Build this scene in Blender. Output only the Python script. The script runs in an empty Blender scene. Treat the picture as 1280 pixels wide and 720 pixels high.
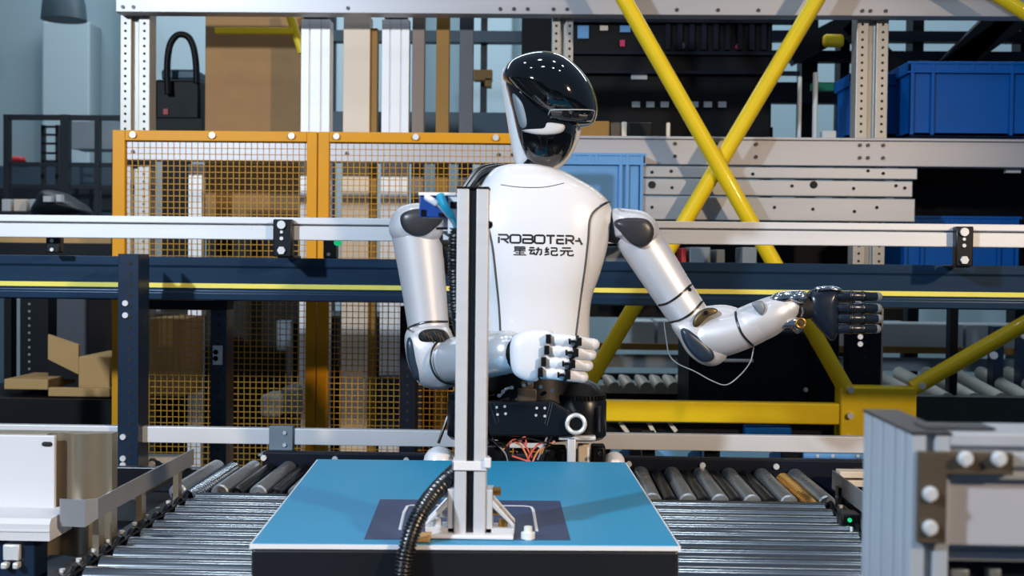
import bpy, math, random
from mathutils import Vector, Matrix
from mathutils.bvhtree import BVHTree
random.seed(7)
SC = bpy.context.scene
COL = SC.collection

# ------------------------------------------------------------------ camera
F = 1500.0                                   # focal length in pixels of the 1280 wide frame
CAM = Vector((0.0, 0.0, 1.19))
yv = Vector((40.0, 35.0, -F)).normalized()   # the aisle direction (world +Y) seen by the camera
rl = math.radians(0.62)
xv = Vector((math.cos(rl), -math.sin(rl), 0.0))
xv = (xv - yv * xv.dot(yv)).normalized()
zv = xv.cross(yv)
M = Matrix((xv, yv, zv)).transposed()        # world -> camera
MT = M.transposed()                          # camera -> world
cam_d = bpy.data.cameras.new('camera')
cam_d.sensor_width = 36.0
cam_d.lens = 36.0 * F / 1280.0
cam_d.clip_start = 0.05
cam_d.clip_end = 200
cam_d.dof.use_dof = True
cam_d.dof.focus_distance = 3.0
cam_d.dof.aperture_fstop = 5.6
cam = bpy.data.objects.new('camera', cam_d)
cam.matrix_world = Matrix.Translation(CAM) @ MT.to_4x4()
COL.objects.link(cam)
SC.camera = cam

# ------------------------------------------------------------------ world, lamps, exposure
w = bpy.data.worlds.new('world')
SC.world = w
w.use_nodes = True
w.node_tree.nodes['Background'].inputs[0].default_value = (0.42, 0.62, 0.92, 1)
w.node_tree.nodes['Background'].inputs[1].default_value = 0.24


def area(name, loc, target, size, power, colour, sy=None):
    l = bpy.data.lights.new(name, 'AREA')
    l.energy = power
    l.color = colour
    l.shape = 'RECTANGLE' if sy else 'DISK'
    l.size = size
    if sy:
        l.size_y = sy
    o = bpy.data.objects.new(name, l)
    o.location = loc
    o.rotation_euler = (Vector(target) - Vector(loc)).to_track_quat('-Z', 'Y').to_euler()
    COL.objects.link(o)
    return o


def spot(name, loc, target, angle, blend, power, colour, radius=0.14):
    l = bpy.data.lights.new(name, 'SPOT')
    l.energy = power
    l.color = colour
    l.spot_size = math.radians(angle)
    l.spot_blend = blend
    l.shadow_soft_size = radius
    o = bpy.data.objects.new(name, l)
    o.location = loc
    o.rotation_euler = (Vector(target) - Vector(loc)).to_track_quat('-Z', 'Y').to_euler()
    COL.objects.link(o)
    return o


spot('cool_spot', (-3.3, -1.2, 3.25), (-0.4, 4.0, 1.2), 88, 0.7, 1450, (0.74, 0.87, 1.0))
spot('warm_spot', (4.3, -1.8, 3.3), (-0.35, 3.6, 1.0), 50, 0.9, 1600, (1.0, 0.74, 0.48))
for lx in (-1.9, -0.5, 0.9, 2.3):
    for ly in (1.2, 3.4):
        area('overhead_light', (lx, ly, 5.6), (lx, ly, 0.0), 0.3, 9, (0.86, 0.94, 1.0))
area('overhead_light', (2.6, 9.0, 5.4), (2.6, 10.5, 1.0), 4.0, 200, (0.88, 0.95, 1.0), 1.5)  # unseen fill light added to brighten the right back wall
area('overhead_light', (-2.6, 8.8, 5.4), (-2.6, 10.5, 1.0), 5.0, 250, (0.88, 0.95, 1.0), 1.5)  # unseen fill light added to brighten the back wall at left
SC.view_settings.view_transform = 'Standard'
SC.view_settings.look = 'None'
SC.view_settings.gamma = 1
SC.view_settings.use_curve_mapping = False
SC.view_settings.exposure = -0.22

# ------------------------------------------------------------------ pixel -> world helpers


def ray(px, py):
    return MT @ Vector(((px - 640.0) / F, (360.0 - py) / F, -1.0))


def P(px, py, Y):
    d = ray(px, py)
    return CAM + d * (Y / d.y)


def PZ(px, py, z):
    d = ray(px, py)
    return CAM + d * ((z - CAM.z) / d.z)


def S(px, Y):
    return px * Y / F


def hit(bvh, px, py):
    r = bvh.ray_cast(CAM, ray(px, py).normalized())
    return r[0]


# ------------------------------------------------------------------ materials
def lin(c):
    out = []
    for v in c:
        v = v / 255.0
        out.append(v / 12.92 if v <= 0.04045 else ((v + 0.055) / 1.055) ** 2.4)
    return out


MATS = {}


def mat(name, rgb, rough=0.5, metal=0.0, var=0.06, scale=14.0, bump=0.0, coat=0.0, stretch=None, emit=0.0, trans=0.0, rvar=0.12, spec=0.5):
    m = bpy.data.materials.new(name)
    m.use_nodes = True
    nt = m.node_tree
    b = nt.nodes['Principled BSDF']
    tc = nt.nodes.new('ShaderNodeTexCoord')
    mp = nt.nodes.new('ShaderNodeMapping')
    nt.links.new(tc.outputs['Object'], mp.inputs['Vector'])
    mp.inputs['Scale'].default_value = stretch or (1, 1, 1)
    nz = nt.nodes.new('ShaderNodeTexNoise')
    nz.inputs['Scale'].default_value = scale
    nz.inputs['Detail'].default_value = 5
    nt.links.new(mp.outputs['Vector'], nz.inputs['Vector'])
    rp = nt.nodes.new('ShaderNodeValToRGB')
    c = lin(rgb)
    rp.color_ramp.elements[0].position = 0.25
    rp.color_ramp.elements[1].position = 0.75
    rp.color_ramp.elements[0].color = [max(0, v * (1 - var)) for v in c] + [1]
    rp.color_ramp.elements[1].color = [min(1, v * (1 + var)) for v in c] + [1]
    nt.links.new(nz.outputs['Fac'], rp.inputs['Fac'])
    nt.links.new(rp.outputs['Color'], b.inputs['Base Color'])
    mr = nt.nodes.new('ShaderNodeMapRange')
    mr.inputs['To Min'].default_value = max(0.02, rough * (1 - rvar))
    mr.inputs['To Max'].default_value = min(1, rough * (1 + rvar))
    nt.links.new(nz.outputs['Fac'], mr.inputs['Value'])
    nt.links.new(mr.outputs['Result'], b.inputs['Roughness'])
    b.inputs['Metallic'].default_value = metal
    b.inputs['Coat Weight'].default_value = coat
    b.inputs['Coat Roughness'].default_value = 0.05
    b.inputs['Transmission Weight'].default_value = trans
    if bump:
        bp = nt.nodes.new('ShaderNodeBump')
        bp.inputs['Strength'].default_value = bump
        bp.inputs['Distance'].default_value = 0.004
        nt.links.new(nz.outputs['Fac'], bp.inputs['Height'])
        nt.links.new(bp.outputs['Normal'], b.inputs['Normal'])
    if emit:
        nt.links.new(rp.outputs['Color'], b.inputs['Emission Color'])
        b.inputs['Emission Strength'].default_value = emit
    b.inputs['Specular IOR Level'].default_value = spec
    MATS[name] = m
    return m


mat('white_shell', (226, 227, 232), 0.28, 0, 0.01, 4, coat=0.5)
mat('silver_shell', (212, 213, 219), 0.42, 0.4, 0.015, 5, coat=0.35)
mat('chrome', (205, 210, 216), 0.14, 1.0, 0.02, 6)
mat('satin_chrome', (214, 218, 224), 0.24, 0.5, 0.02, 6)
mat('gloss_black', (5, 6, 8), 0.06, 0, 0.1, 4, coat=1.0)
mat('joint_cover', (52, 52, 56), 0.35, 0.15, 0.08, 6)
mat('joint_cover_blue', (38, 52, 70), 0.35, 0.1, 0.08, 6)
mat('black_plastic', (9, 10, 12), 0.42, 0, 0.2, 20, spec=0.25)
mat('black_rubber', (9, 10, 12), 0.32, 0, 0.2, 30)
mat('black_metal', (17, 20, 27), 0.3, 0.3, 0.2, 12)
mat('hand_blue_black', (26, 36, 50), 0.25, 0.2, 0.15, 12)
mat('dark_gap', (10, 9, 10), 0.7, 0, 0.3, 30)
mat('brass', (176, 132, 72), 0.3, 0.9, 0.1, 20)
mat('gold_inside', (92, 78, 50), 0.4, 0.6, 0.25, 40)
mat('aluminium', (206, 208, 213), 0.4, 0.25, 0.04, 6, stretch=(1, 1, 8))
mat('aluminium_x', (212, 214, 219), 0.38, 0.25, 0.04, 6, stretch=(0.4, 8, 8))
mat('aluminium_fg', (168, 176, 186), 0.4, 0.2, 0.04, 6, stretch=(4, 4, 0.5))
mat('steel_bright', (220, 223, 226), 0.32, 0.35, 0.08, 9)
mat('roller_steel', (150, 156, 162), 0.2, 1.0, 0.05, 3, stretch=(0.15, 1, 1), rvar=0.15)
mat('roller_bright', (188, 192, 196), 0.28, 0.85, 0.05, 3, rvar=0.15)
mat('roller_dark', (70, 72, 76), 0.25, 0.95, 0.05, 3, rvar=0.15)
mat('steel_dark', (66, 66, 68), 0.42, 0.6, 0.12, 8)
mat('rail_white', (212, 213, 217), 0.45, 0.25, 0.03, 5)
mat('panel_white', (198, 199, 204), 0.5, 0, 0.02, 4)
mat('steel_side', (176, 162, 140), 0.3, 0.8, 0.03, 3, stretch=(1, 6, 0.3))  # tan of the cabinet's reflections tinted into the steel colour
mat('guide_steel', (140, 142, 146), 0.4, 0.35, 0.06, 6)
mat('beam_blue', (27, 50, 74), 0.3, 0.15, 0.12, 5, stretch=(0.5, 3, 8), spec=0.2)
mat('post_navy', (26, 42, 64), 0.28, 0.2, 0.1, 8)
mat('navy', (9, 17, 32), 0.5, 0.1, 0.12, 4, spec=0.2)
mat('stripe_cream', (232, 220, 96), 0.5, 0, 0.05, 10)
mat('fence_yellow', (214, 148, 16), 0.42, 0, 0.05, 8, spec=0.2)
mat('mesh_ochre', (188, 138, 44), 0.5, 0.0, 0.1, 8, spec=0.2)
mat('brace_yellow', (232, 198, 30), 0.38, 0, 0.04, 10, coat=0.2, spec=0.2)
mat('rack_grey', (172, 172, 178), 0.42, 0.35, 0.05, 5, stretch=(0.3, 1, 3))
mat('rack_upright', (170, 166, 160), 0.42, 0.4, 0.05, 6)
mat('sheet_grey', (172, 175, 182), 0.4, 0.45, 0.06, 5, stretch=(0.4, 2, 4))
mat('strip_white', (224, 226, 230), 0.42, 0.1, 0.02, 5)
mat('strip_beige', (214, 200, 182), 0.5, 0, 0.04, 6)
mat('strip_brown', (118, 104, 94), 0.5, 0.1, 0.08, 6)
mat('strip_mustard', (142, 108, 54), 0.5, 0, 0.08, 6, spec=0.2)
mat('strip_slate', (74, 76, 84), 0.45, 0.3, 0.08, 6)
mat('cardboard', (152, 120, 84), 0.8, 0, 0.05, 12, spec=0.2)
mat('cardboard_tan', (186, 148, 98), 0.8, 0, 0.06, 12, spec=0.2)
mat('crate_blue', (4, 84, 160), 0.42, 0, 0.05, 6, spec=0.12)
mat('crate_pale', (92, 150, 205), 0.45, 0, 0.04, 6)
mat('box_top_blue', (28, 140, 184), 0.42, 0, 0.05, 3)
mat('box_mat_navy', (36, 54, 92), 0.5, 0, 0.05, 5)
mat('box_black', (12, 16, 23), 0.45, 0, 0.12, 4)
mat('edge_white', (222, 222, 226), 0.5, 0, 0.03, 6)
mat('cable_cyan', (20, 150, 185), 0.4, 0, 0.06, 20)
mat('control_blue', (26, 74, 156), 0.4, 0, 0.08, 20)
mat('wire_red', (214, 96, 82), 0.45, 0, 0.08, 20)
mat('wire_orange', (222, 138, 92), 0.45, 0, 0.08, 20)
mat('wire_grey', (150, 152, 156), 0.4, 0.2, 0.08, 20)
mat('seam_grey', (72, 72, 76), 0.5, 0, 0.1, 20)
mat('text_black', (22, 22, 26), 0.4, 0, 0.05, 20)
mat('wall_paint', (126, 150, 160), 0.8, 0, 0.04, 0.7)
mat('wall_column', (146, 168, 178), 0.8, 0, 0.03, 0.8)
mat('floor_concrete', (74, 80, 86), 0.5, 0, 0.15, 1.6, bump=0.1)
mat('rail_black', (12, 22, 30), 0.5, 0.2, 0.1, 6)
mat('lamp_grey', (56, 76, 88), 0.5, 0.2, 0.08, 6)
mat('machine_black', (7, 10, 15), 0.5, 0.1, 0.2, 5, spec=0.2)
mat('machine_grey', (120, 132, 142), 0.5, 0.2, 0.08, 5)
mat('machine_pale', (184, 190, 194), 0.5, 0.1, 0.05, 5)
mat('roller_cream', (206, 204, 190), 0.45, 0.1, 0.05, 10)
mat('rust_red', (170, 30, 36), 0.5, 0, 0.1, 10)
mat('magenta', (205, 30, 90), 0.5, 0, 0.1, 10)
mat('green_lamp', (30, 205, 130), 0.3, 0, 0.05, 10, emit=0.7)
mat('green_strip', (14, 122, 88), 0.5, 0, 0.1, 10)
mat('frosted', (160, 162, 172), 0.45, 0, 0.03, 3)
mat('bracket_brown', (74, 64, 52), 0.45, 0.1, 0.1, 8)
mat('olive_green', (44, 54, 50), 0.45, 0.2, 0.1, 6)
mat('white_block', (226, 226, 224), 0.5, 0, 0.03, 8)
mat('ochre_brush', (196, 152, 60), 0.6, 0, 0.15, 40)

# ------------------------------------------------------------------ mesh builder


class MB:
    def __init__(self):
        self.v, self.f, self.mi = [], [], []
        self.cur = 0

    def add(self, vs, fs):
        n = len(self.v)
        self.v += [tuple(a) for a in vs]
        self.f += [tuple(i + n for i in f) for f in fs]
        self.mi += [self.cur] * len(fs)
        return self

    def slot(self, i):
        self.cur = i
        return self

    def box(self, a, b):
        x0, x1 = sorted((a[0], b[0])); y0, y1 = sorted((a[1], b[1])); z0, z1 = sorted((a[2], b[2]))
        vs = [(x0, y0, z0), (x1, y0, z0), (x1, y1, z0), (x0, y1, z0), (x0, y0, z1), (x1, y0, z1), (x1, y1, z1), (x0, y1, z1)]
        return self.add(vs, [(0, 3, 2, 1), (4, 5, 6, 7), (0, 1, 5, 4), (1, 2, 6, 5), (2, 3, 7, 6), (3, 0, 4, 7)])

    def obox(self, p0, p1, wid, dep, up=(0, 1, 0)):
        """a straight bar from p0 to p1, wid across, dep along up"""
        p0, p1 = Vector(p0), Vector(p1)
        t = (p1 - p0).normalized()
        u = Vector(up)
        u = (u - t * u.dot(t)).normalized()
        s = t.cross(u)
        vs = []
        for p in (p0, p1):
            for a, b in ((-1, -1), (1, -1), (1, 1), (-1, 1)):
                vs.append(p + s * a * wid / 2 + u * b * dep / 2)
        return self.add(vs, [(0, 1, 2, 3), (7, 6, 5, 4), (0, 4, 5, 1), (1, 5, 6, 2), (2, 6, 7, 3), (3, 7, 4, 0)])

    def loft(self, rings, cap=True):
        n = len(rings[0])
        vs = [p for r in rings for p in r]
        fs = []
        for i in range(len(rings) - 1):
            for j in range(n):
                k = (j + 1) % n
                fs.append((i * n + j, i * n + k, (i + 1) * n + k, (i + 1) * n + j))
        if cap:
            fs.append(tuple(reversed(range(n))))
            fs.append(tuple(range((len(rings) - 1) * n, len(rings) * n)))
        return self.add(vs, fs)

    def tube(self, pts, rad, n=10, cap=True, flat=None, round_ends=False):
        pts = [Vector(p) for p in pts]
        rs = list(rad) if isinstance(rad, (list, tuple)) else [rad] * len(pts)
        if round_ends:
            t0 = (pts[0] - pts[1]).normalized(); t1 = (pts[-1] - pts[-2]).normalized()
            h0 = [(pts[0] + t0 * rs[0] * math.sin(a), rs[0] * math.cos(a)) for a in (1.45, 1.15, 0.8, 0.4)]
            h1 = [(pts[-1] + t1 * rs[-1] * math.sin(a), rs[-1] * math.cos(a)) for a in (0.4, 0.8, 1.15, 1.45)]
            pts = [h[0] for h in h0] + pts + [h[0] for h in h1]
            rs = [h[1] for h in h0] + rs + [h[1] for h in h1]
        N = len(pts)
        tang = []
        for i in range(N):
            a = pts[max(0, i - 1)]; b = pts[min(N - 1, i + 1)]
            tang.append((b - a).normalized())
        u = Vector((0, 1, 0))
        if abs(tang[0].dot(u)) > 0.9:
            u = Vector((0, 0, 1))
        rings = []
        for i in range(N):
            t = tang[i]
            u = (u - t * u.dot(t)).normalized()
            s = t.cross(u)
            fl = flat if flat else 1.0
            rings.append([pts[i] + (s * math.cos(2 * math.pi * j / n) + u * math.sin(2 * math.pi * j / n) * fl) * rs[i] for j in range(n)])
        return self.loft(rings, cap)

    def cyl(self, p0, p1, r, n=14):
        return self.tube([p0, p1], r, n)

    def ring(self, c, axis, R, r, n=24, m=8):
        axis = Vector(axis).normalized()
        a = axis.orthogonal().normalized(); b = axis.cross(a)
        c = Vector(c)
        vs, fs = [], []
        for i in range(n):
            th = 2 * math.pi * i / n
            d = a * math.cos(th) + b * math.sin(th)
            for j in range(m):
                ph = 2 * math.pi * j / m
                vs.append(c + d * (R + r * math.cos(ph)) + axis * r * math.sin(ph))
        for i in range(n):
            for j in range(m):
                i2, j2 = (i + 1) % n, (j + 1) % m
                fs.append((i * m + j, i2 * m + j, i2 * m + j2, i * m + j2))
        return self.add(vs, fs)

    def prism(self, poly, ext):
        """poly: 3D points of a planar polygon; ext: extrusion vector"""
        n = len(poly)
        e = Vector(ext)
        vs = [Vector(p) for p in poly] + [Vector(p) + e for p in poly]
        fs = [tuple(range(n)), tuple(reversed(range(n, 2 * n)))]
        for i in range(n):
            k = (i + 1) % n
            fs.append((i, i + n, k + n, k))
        return self.add(vs, fs)

    def inflate(self, outline, Y, df, db, nr=9, p=2.2, N=44, smooth=True):
        """a rounded body with the given silhouette (pixels, at depth Y), bulging df forward and db back"""
        pts = closed(outline, N) if smooth else outline
        N = len(pts)
        cx = sum(q[0] for q in pts) / N; cy = sum(q[1] for q in pts) / N
        vs, fs = [], []
        rings = []

        def ringat(t, off):
            base = len(vs)
            for q in pts:
                w_ = P(cx + (q[0] - cx) * t, cy + (q[1] - cy) * t, Y)
                w_.y += off
                vs.append(w_)
            return base
        seq = []
        for i in range(nr):
            a = math.pi / 2 * (i + 0.35) / (nr + 0.35)
            seq.append((math.sin(a), -df * max(0, 1 - math.sin(a) ** p) ** (1 / p)))
        seq.append((1.0, 0.0))
        for i in reversed(range(nr)):
            a = math.pi / 2 * (i + 0.35) / (nr + 0.35)
            seq.append((math.sin(a), db * max(0, 1 - math.sin(a) ** p) ** (1 / p)))
        for t, o in seq:
            rings.append(ringat(t, o))
        for a, b in zip(rings[:-1], rings[1:]):
            for j in range(N):
                k = (j + 1) % N
                fs.append((a + j, a + k, b + k, b + j))
        c0 = len(vs); q = P(cx, cy, Y); vs.append((q.x, q.y - df, q.z))
        c1 = len(vs); vs.append((q.x, q.y + db, q.z))
        for j in range(N):
            k = (j + 1) % N
            fs.append((c0, rings[0] + k, rings[0] + j))
            fs.append((c1, rings[-1] + j, rings[-1] + k))
        return self.add(vs, fs)

    def bvh(self):
        return BVHTree.FromPolygons([Vector(v) for v in self.v], self.f)

    def each(self, name, mats, parent=None, **kw):
        """one object per separate piece"""
        par = list(range(len(self.v)))

        def find(i):
            while par[i] != i:
                par[i] = par[par[i]]; i = par[i]
            return i
        for f in self.f:
            a = find(f[0])
            for q in f[1:]:
                par[find(q)] = a
        groups = {}
        for f in self.f:
            groups.setdefault(find(f[0]), []).append(f)
        outs = []
        for fs in groups.values():
            ids = sorted({q for f in fs for q in f}); ix = {q: k for k, q in enumerate(ids)}
            m_ = MB(); m_.add([self.v[q] for q in ids], [tuple(ix[q] for q in f) for f in fs])
            outs.append(m_.build(name, mats, parent, **kw))
        return outs

    def build(self, name, mats, parent=None, smooth=True, bevel=0.0, ang=35, origin=None):
        me = bpy.data.meshes.new(name)
        off = Vector(origin) if origin is not None else Vector((0, 0, 0))
        if parent is not None and origin is None:
            off = ORG.get(parent.name, Vector((0, 0, 0)))
        me.from_pydata([tuple(Vector(v) - off) for v in self.v], [], self.f)
        ms = mats if isinstance(mats, (list, tuple)) else [mats]
        for m_ in ms:
            me.materials.append(MATS[m_])
        if len(ms) > 1:
            me.polygons.foreach_set('material_index', self.mi)
        import bmesh
        bm = bmesh.new(); bm.from_mesh(me)
        bmesh.ops.recalc_face_normals(bm, faces=bm.faces)
        bm.to_mesh(me); bm.free()
        if smooth:
            me.polygons.foreach_set('use_smooth', [True] * len(me.polygons))
            me.set_sharp_from_angle(angle=math.radians(ang))
        me.update()
        o = bpy.data.objects.new(name, me)
        COL.objects.link(o)
        if parent is not None:
            o.parent = parent
            po = ORG.get(parent.name, Vector((0, 0, 0)))
            if origin is not None:
                o.location = off - po
            ORG[o.name] = off if origin is not None else po
        else:
            o.location = off
            ORG[o.name] = off
        if bevel:
            b = o.modifiers.new('bevel', 'BEVEL')
            b.width = bevel; b.segments = 2; b.limit_method = 'ANGLE'
        return o


ORG = {}


def closed(pts, N):
    """closed Catmull-Rom curve through 2D points, N samples"""
    n = len(pts)
    out = []
    per = max(1, N // n)
    for i in range(n):
        p0, p1, p2, p3 = (pts[(i + k - 1) % n] for k in range(4))
        for s in range(per):
            t = s / per
            q = []
            for d in range(2):
                a, b, c, e = p0[d], p1[d], p2[d], p3[d]
                q.append(0.5 * (2 * b + (c - a) * t + (2 * a - 5 * b + 4 * c - e) * t * t + (3 * b - a - 3 * c + e) * t ** 3))
            out.append(q)
    return out


def spline(pts, per=6):
    """open Catmull-Rom curve through tuples of any size"""
    out = []
    n = len(pts)
    for i in range(n - 1):
        p0 = pts[max(0, i - 1)]; p1 = pts[i]; p2 = pts[i + 1]; p3 = pts[min(n - 1, i + 2)]
        for s in range(per):
            t = s / per
            out.append(tuple(0.5 * (2 * b + (c - a) * t + (2 * a - 5 * b + 4 * c - e) * t * t + (3 * b - a - 3 * c + e) * t ** 3)
                             for a, b, c, e in zip(p0, p1, p2, p3)))
    out.append(tuple(pts[-1]))
    return out


def empty(name, loc, label=None, cat=None, group=None):
    o = bpy.data.objects.new(name, None)
    o.location = loc
    o.empty_display_size = 0.1
    COL.objects.link(o)
    ORG[o.name] = Vector(loc)
    return tag(o, label, cat, group)


def tag(o, label=None, cat=None, group=None, kind=None):
    if label: o['label'] = label
    if cat: o['category'] = cat
    if group: o['group'] = group
    if kind: o['kind'] = kind
    return o


def hbox(mb, xa, xb, yt, yb, Y, th, xr=None):
    """box running along world X: pixel extents read at column xr, front face at depth Y"""
    xr = (xa + xb) / 2 if xr is None else xr
    ym = (yt + yb) / 2
    return mb.box((P(xa, ym, Y).x, Y, P(xr, yb, Y).z), (P(xb, ym, Y).x, Y + th, P(xr, yt, Y).z))


def slotted(W, D, fs, sw, sd, bs=None, ss=None):
    """section polygon (u across the front, v depth) with slots at u = fs in the front, bs in the back, ss in both sides"""
    pts = []
    def face(a, b, slots, ln, inward):
        d = ((b[0] - a[0]) / ln, (b[1] - a[1]) / ln)
        pts.append(a)
        for s in sorted(slots):
            for off, dep in ((s - sw / 2, 0), (s - sw / 2, sd), (s + sw / 2, sd), (s + sw / 2, 0)):
                pts.append((a[0] + d[0] * off + inward[0] * dep, a[1] + d[1] * off + inward[1] * dep))
    face((0, 0), (W, 0), fs, W, (0, 1))
    face((W, 0), (W, D), ss or [], D, (-1, 0))
    face((W, D), (0, D), bs if bs is not None else fs, W, (0, -1))
    face((0, D), (0, 0), ss or [], D, (1, 0))
    return pts


def sect_v(mb, poly, x0, y0, z0, z1):
    return mb.prism([(x0 + u, y0 + v, z0) for u, v in poly], (0, 0, z1 - z0))


def sect_h(mb, poly, x0, x1, y0, z0):
    """u runs up (z), v runs back (y)"""
    return mb.prism([(x0, y0 + v, z0 + u) for u, v in poly], (x1 - x0, 0, 0))


def disc(mb, c, r, th=0.004, n=8, axis=(0, -1, 0)):
    c = Vector(c)
    return mb.cyl(c, c + Vector(axis) * th, r, n)


# ================================================================== SETTING
o = MB().box((-9, -4, -0.1), (9, 13.2, 0)).build('floor', 'floor_concrete', smooth=False); tag(o, kind='structure')
o = MB().box((-9, 11.5, 0), (9, 11.7, 7)).build('wall_back', 'wall_paint', smooth=False); tag(o, kind='structure')
col_i = 1
for xa, xb, yt in ((52, 112, 26), (150, 262, -30), (420, 520, -40), (575, 640, -40)):
    m = MB(); a = P(xa, 60, 11.2); b = P(xb, 60, 11.2)
    m.box((a.x, 11.2, 0), (b.x, 11.5, P(xa, yt, 11.2).z))
    o = m.build('trim_%d' % col_i, 'wall_column', smooth=False, bevel=0.02); tag(o, kind='structure'); col_i += 1

# ------------------------------------------------------------------ storage rack behind everything
YR = 5.2
rack = empty('pallet_rack', (P(640, 200, YR).x, YR, 0), 'tall grey steel pallet rack with perforated uprights standing behind the robot', 'rack')
for (xa, xb, yt, yb) in ((150, 187, 11, 300), (690, 716, 14, 300), (1070, 1110, 12, 300), (1640, 1680, 14, 300)):
    m = MB(); h = MB()
    x0 = P(xa, 100, YR + .05).x; x1 = P(xb, 100, YR + .05).x
    zt = P(xa, yt, YR).z
    W = x1 - x0
    poly = slotted(W, 0.09, [W / 2], W * 0.24, 0.03, bs=[W / 2])
    sect_v(m, poly, x0, YR + .05, 0, zt + .25)
    u = m.build('upright', 'rack_upright', rack, smooth=False, bevel=.003)
    z = zt - 0.02
    while z > 0.1:
        for fx in (0.18, 0.82):
            disc(h, (x0 + W * fx, YR + .051, z), 0.006, 0.003, 6)
        z -= 0.033
    tag(h.build('perforation', 'dark_gap', u), kind='stuff')
for nm, yt, yb, xr in (('beam', -8, 17, 640), ('beam', 171, 206, 900)):
    m = MB()
    z0 = P(xr, yb, YR - .05).z; z1 = P(xr, yt, YR - .05).z
    poly = slotted(z1 - z0, 0.09, [], .01, .01)
    sect_h(m, poly, P(148, 200, YR).x, P(1800, 200, YR).x, YR - .04, z0)
    # folded lips
    m.box((P(148, 200, YR).x, YR - .052, z1 - .012), (P(1800, 200, YR).x, YR - .04, z1))
    b = m.build(nm, 'rack_grey', rack, smooth=False, bevel=.003)
    bo = MB()
    for px in (158, 171, 437, 626, 643, 660, 692, 709, 845, 896, 946, 1075, 1085, 1104):
        for dz in ((0.25,) if yt < 0 else (0.3, 0.75)):
            c = P(px, 0, YR); disc(bo, (c.x, YR - .04, z0 + (z1 - z0) * dz), 0.008, 0.006, 8)
    bo.each('bolt', 'steel_dark', b)

zd_ = P(900, 169.5, YR).z
m = MB(); m.box((P(1045, 200, YR).x, YR + .1, zd_ - .02), (P(1800, 200, YR).x, YR + .95, zd_ - .003)); m.build('shelf_deck', 'rack_grey', rack, smooth=False)
# stacked steel sheets leaning on the rack
sheets = []
for xa, xb, yt, yb, lab in ((799, 1147, 209, 223, 'narrow grey steel channel lying topmost in the stack below the rack beam'),
                            (799, 1141, 225, 245, 'grey steel channel with a large round hole, middle of the stack'),
                            (790, 1144, 247, 276, 'tall stained steel plate at the bottom of the stack behind the braces')):
    m = MB(); hbox(m, xa, xb, yt, yb, 5.07, .07, 970)
    o = m.build('steel_channel', 'sheet_grey', origin=P((xa + xb) / 2, yb, 5.07), bevel=.004, smooth=False)
    tag(o, lab, 'steel beam', 'steel channels stacked below the rack beam')
    h = MB()
    for px in ((815, 839, 941, 1085, 1104) if yb < 230 else (840, 990, 1067, 1120, 1131) if yb < 250 else (815, 968, 1016, 1068, 1096)):
        c = P(px, (yt + yb) / 2 + random.uniform(-3, 4), 5.07); disc(h, c, .007, .003, 8)
    if yt == 225:
        for px in (815, 1017):
            disc(h, P(px, 231, 5.07), .016, .003, 14)
    tag(h.build('hole', 'dark_gap', o), kind='stuff')
    sheets.append(o)

# ------------------------------------------------------------------ yellow carriage frame with crossed braces
YB = 4.92
fr = empty('carriage_frame', P(1090, 540, YB), 'yellow steel lift frame with long crossed tube braces in front of the rack', 'frame')
for a, b, wpx, nm in (((702, -138), (1058, 488), 20, 'brace'), ((1103, -138), (738, 475), 20, 'brace'),
                      ((1310, 388), (1140, 486), 20, 'brace'), ((1052, -131), (1640, 246), 18, 'brace')):
    m = MB()
    dY = 0.0 if a[0] < 1000 else 0.045
    m.tube([P(a[0], a[1], YB + dY), P(b[0], b[1], YB + dY)], S(wpx / 2, YB), 18)
    m.build(nm, 'brace_yellow', fr)
m = MB(); hbox(m, 680, 1130, -156, -132, YB - .02, .06, 905); m.build('top_bar', 'brace_yellow', fr, bevel=.006)
m = MB(); hbox(m, 752, 1058, 503, 529, YB - .02, .06, 905); m.build('cross_bar', 'brace_yellow', fr, bevel=.006)
m = MB(); hbox(m, 1050, 1146, 484, 550, YB - .03, .10, 1097); cb = m.build('corner_block', 'brace_yellow', fr, bevel=.008)
m = MB()
for q in ((1062, 519), (1059, 547), (1152, 482), (1062, 487)):
    disc(m, P(q[0], q[1], YB - .03), .013, .02, 10)
m.each('bolt', 'steel_bright', fr)
m = MB(); m.box((P(1060, 500, YB).x, YB, 0), (P(1140, 500, YB).x, YB + .08, P(1097, 545, YB).z)); m.build('foot_post', 'brace_yellow', fr, bevel=.005)

# ------------------------------------------------------------------ cartons and strips behind the fence
def carton(name, xa, xb, yt, yb, Y, dep, m_, label, group=None, tape=True, rz=0):
    c = P((xa + xb) / 2, yb, Y)
    r = empty(name, c, label, 'box', group)
    m = MB(); hbox(m, xa, xb, yt, yb, Y, dep); m.build('body', m_, r, bevel=.004, smooth=False)
    if tape:
        x = c.x; z1 = P((xa + xb) / 2, yt, Y).z
        t = MB(); t.box((x - .03, Y - .001, z1 - .12), (x + .03, Y, z1 + .001)); t.box((x - .03, Y, z1), (x + .03, Y + dep, z1 + .001))
        t.build('tape', 'cardboard_tan', r, smooth=False)
    r.rotation_euler.z = rz
    return r


carton('carton', 256, 376, 14, 282, 5.62, .35, 'cardboard', 'very tall brown cardboard panel box behind the yellow fence top', tape=False)
r = empty('carton_stand', (P(316, 300, 5.63).x, 5.63, 0), 'dark stand under the tall brown box behind the fence', 'stand')
m = MB(); m.box((P(258, 300, 5.63).x, 5.63, 0), (P(374, 300, 5.63).x, 5.94, P(316, 282, 5.62).z - .002)); m.build('body', 'machine_black', r, smooth=False)
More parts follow.
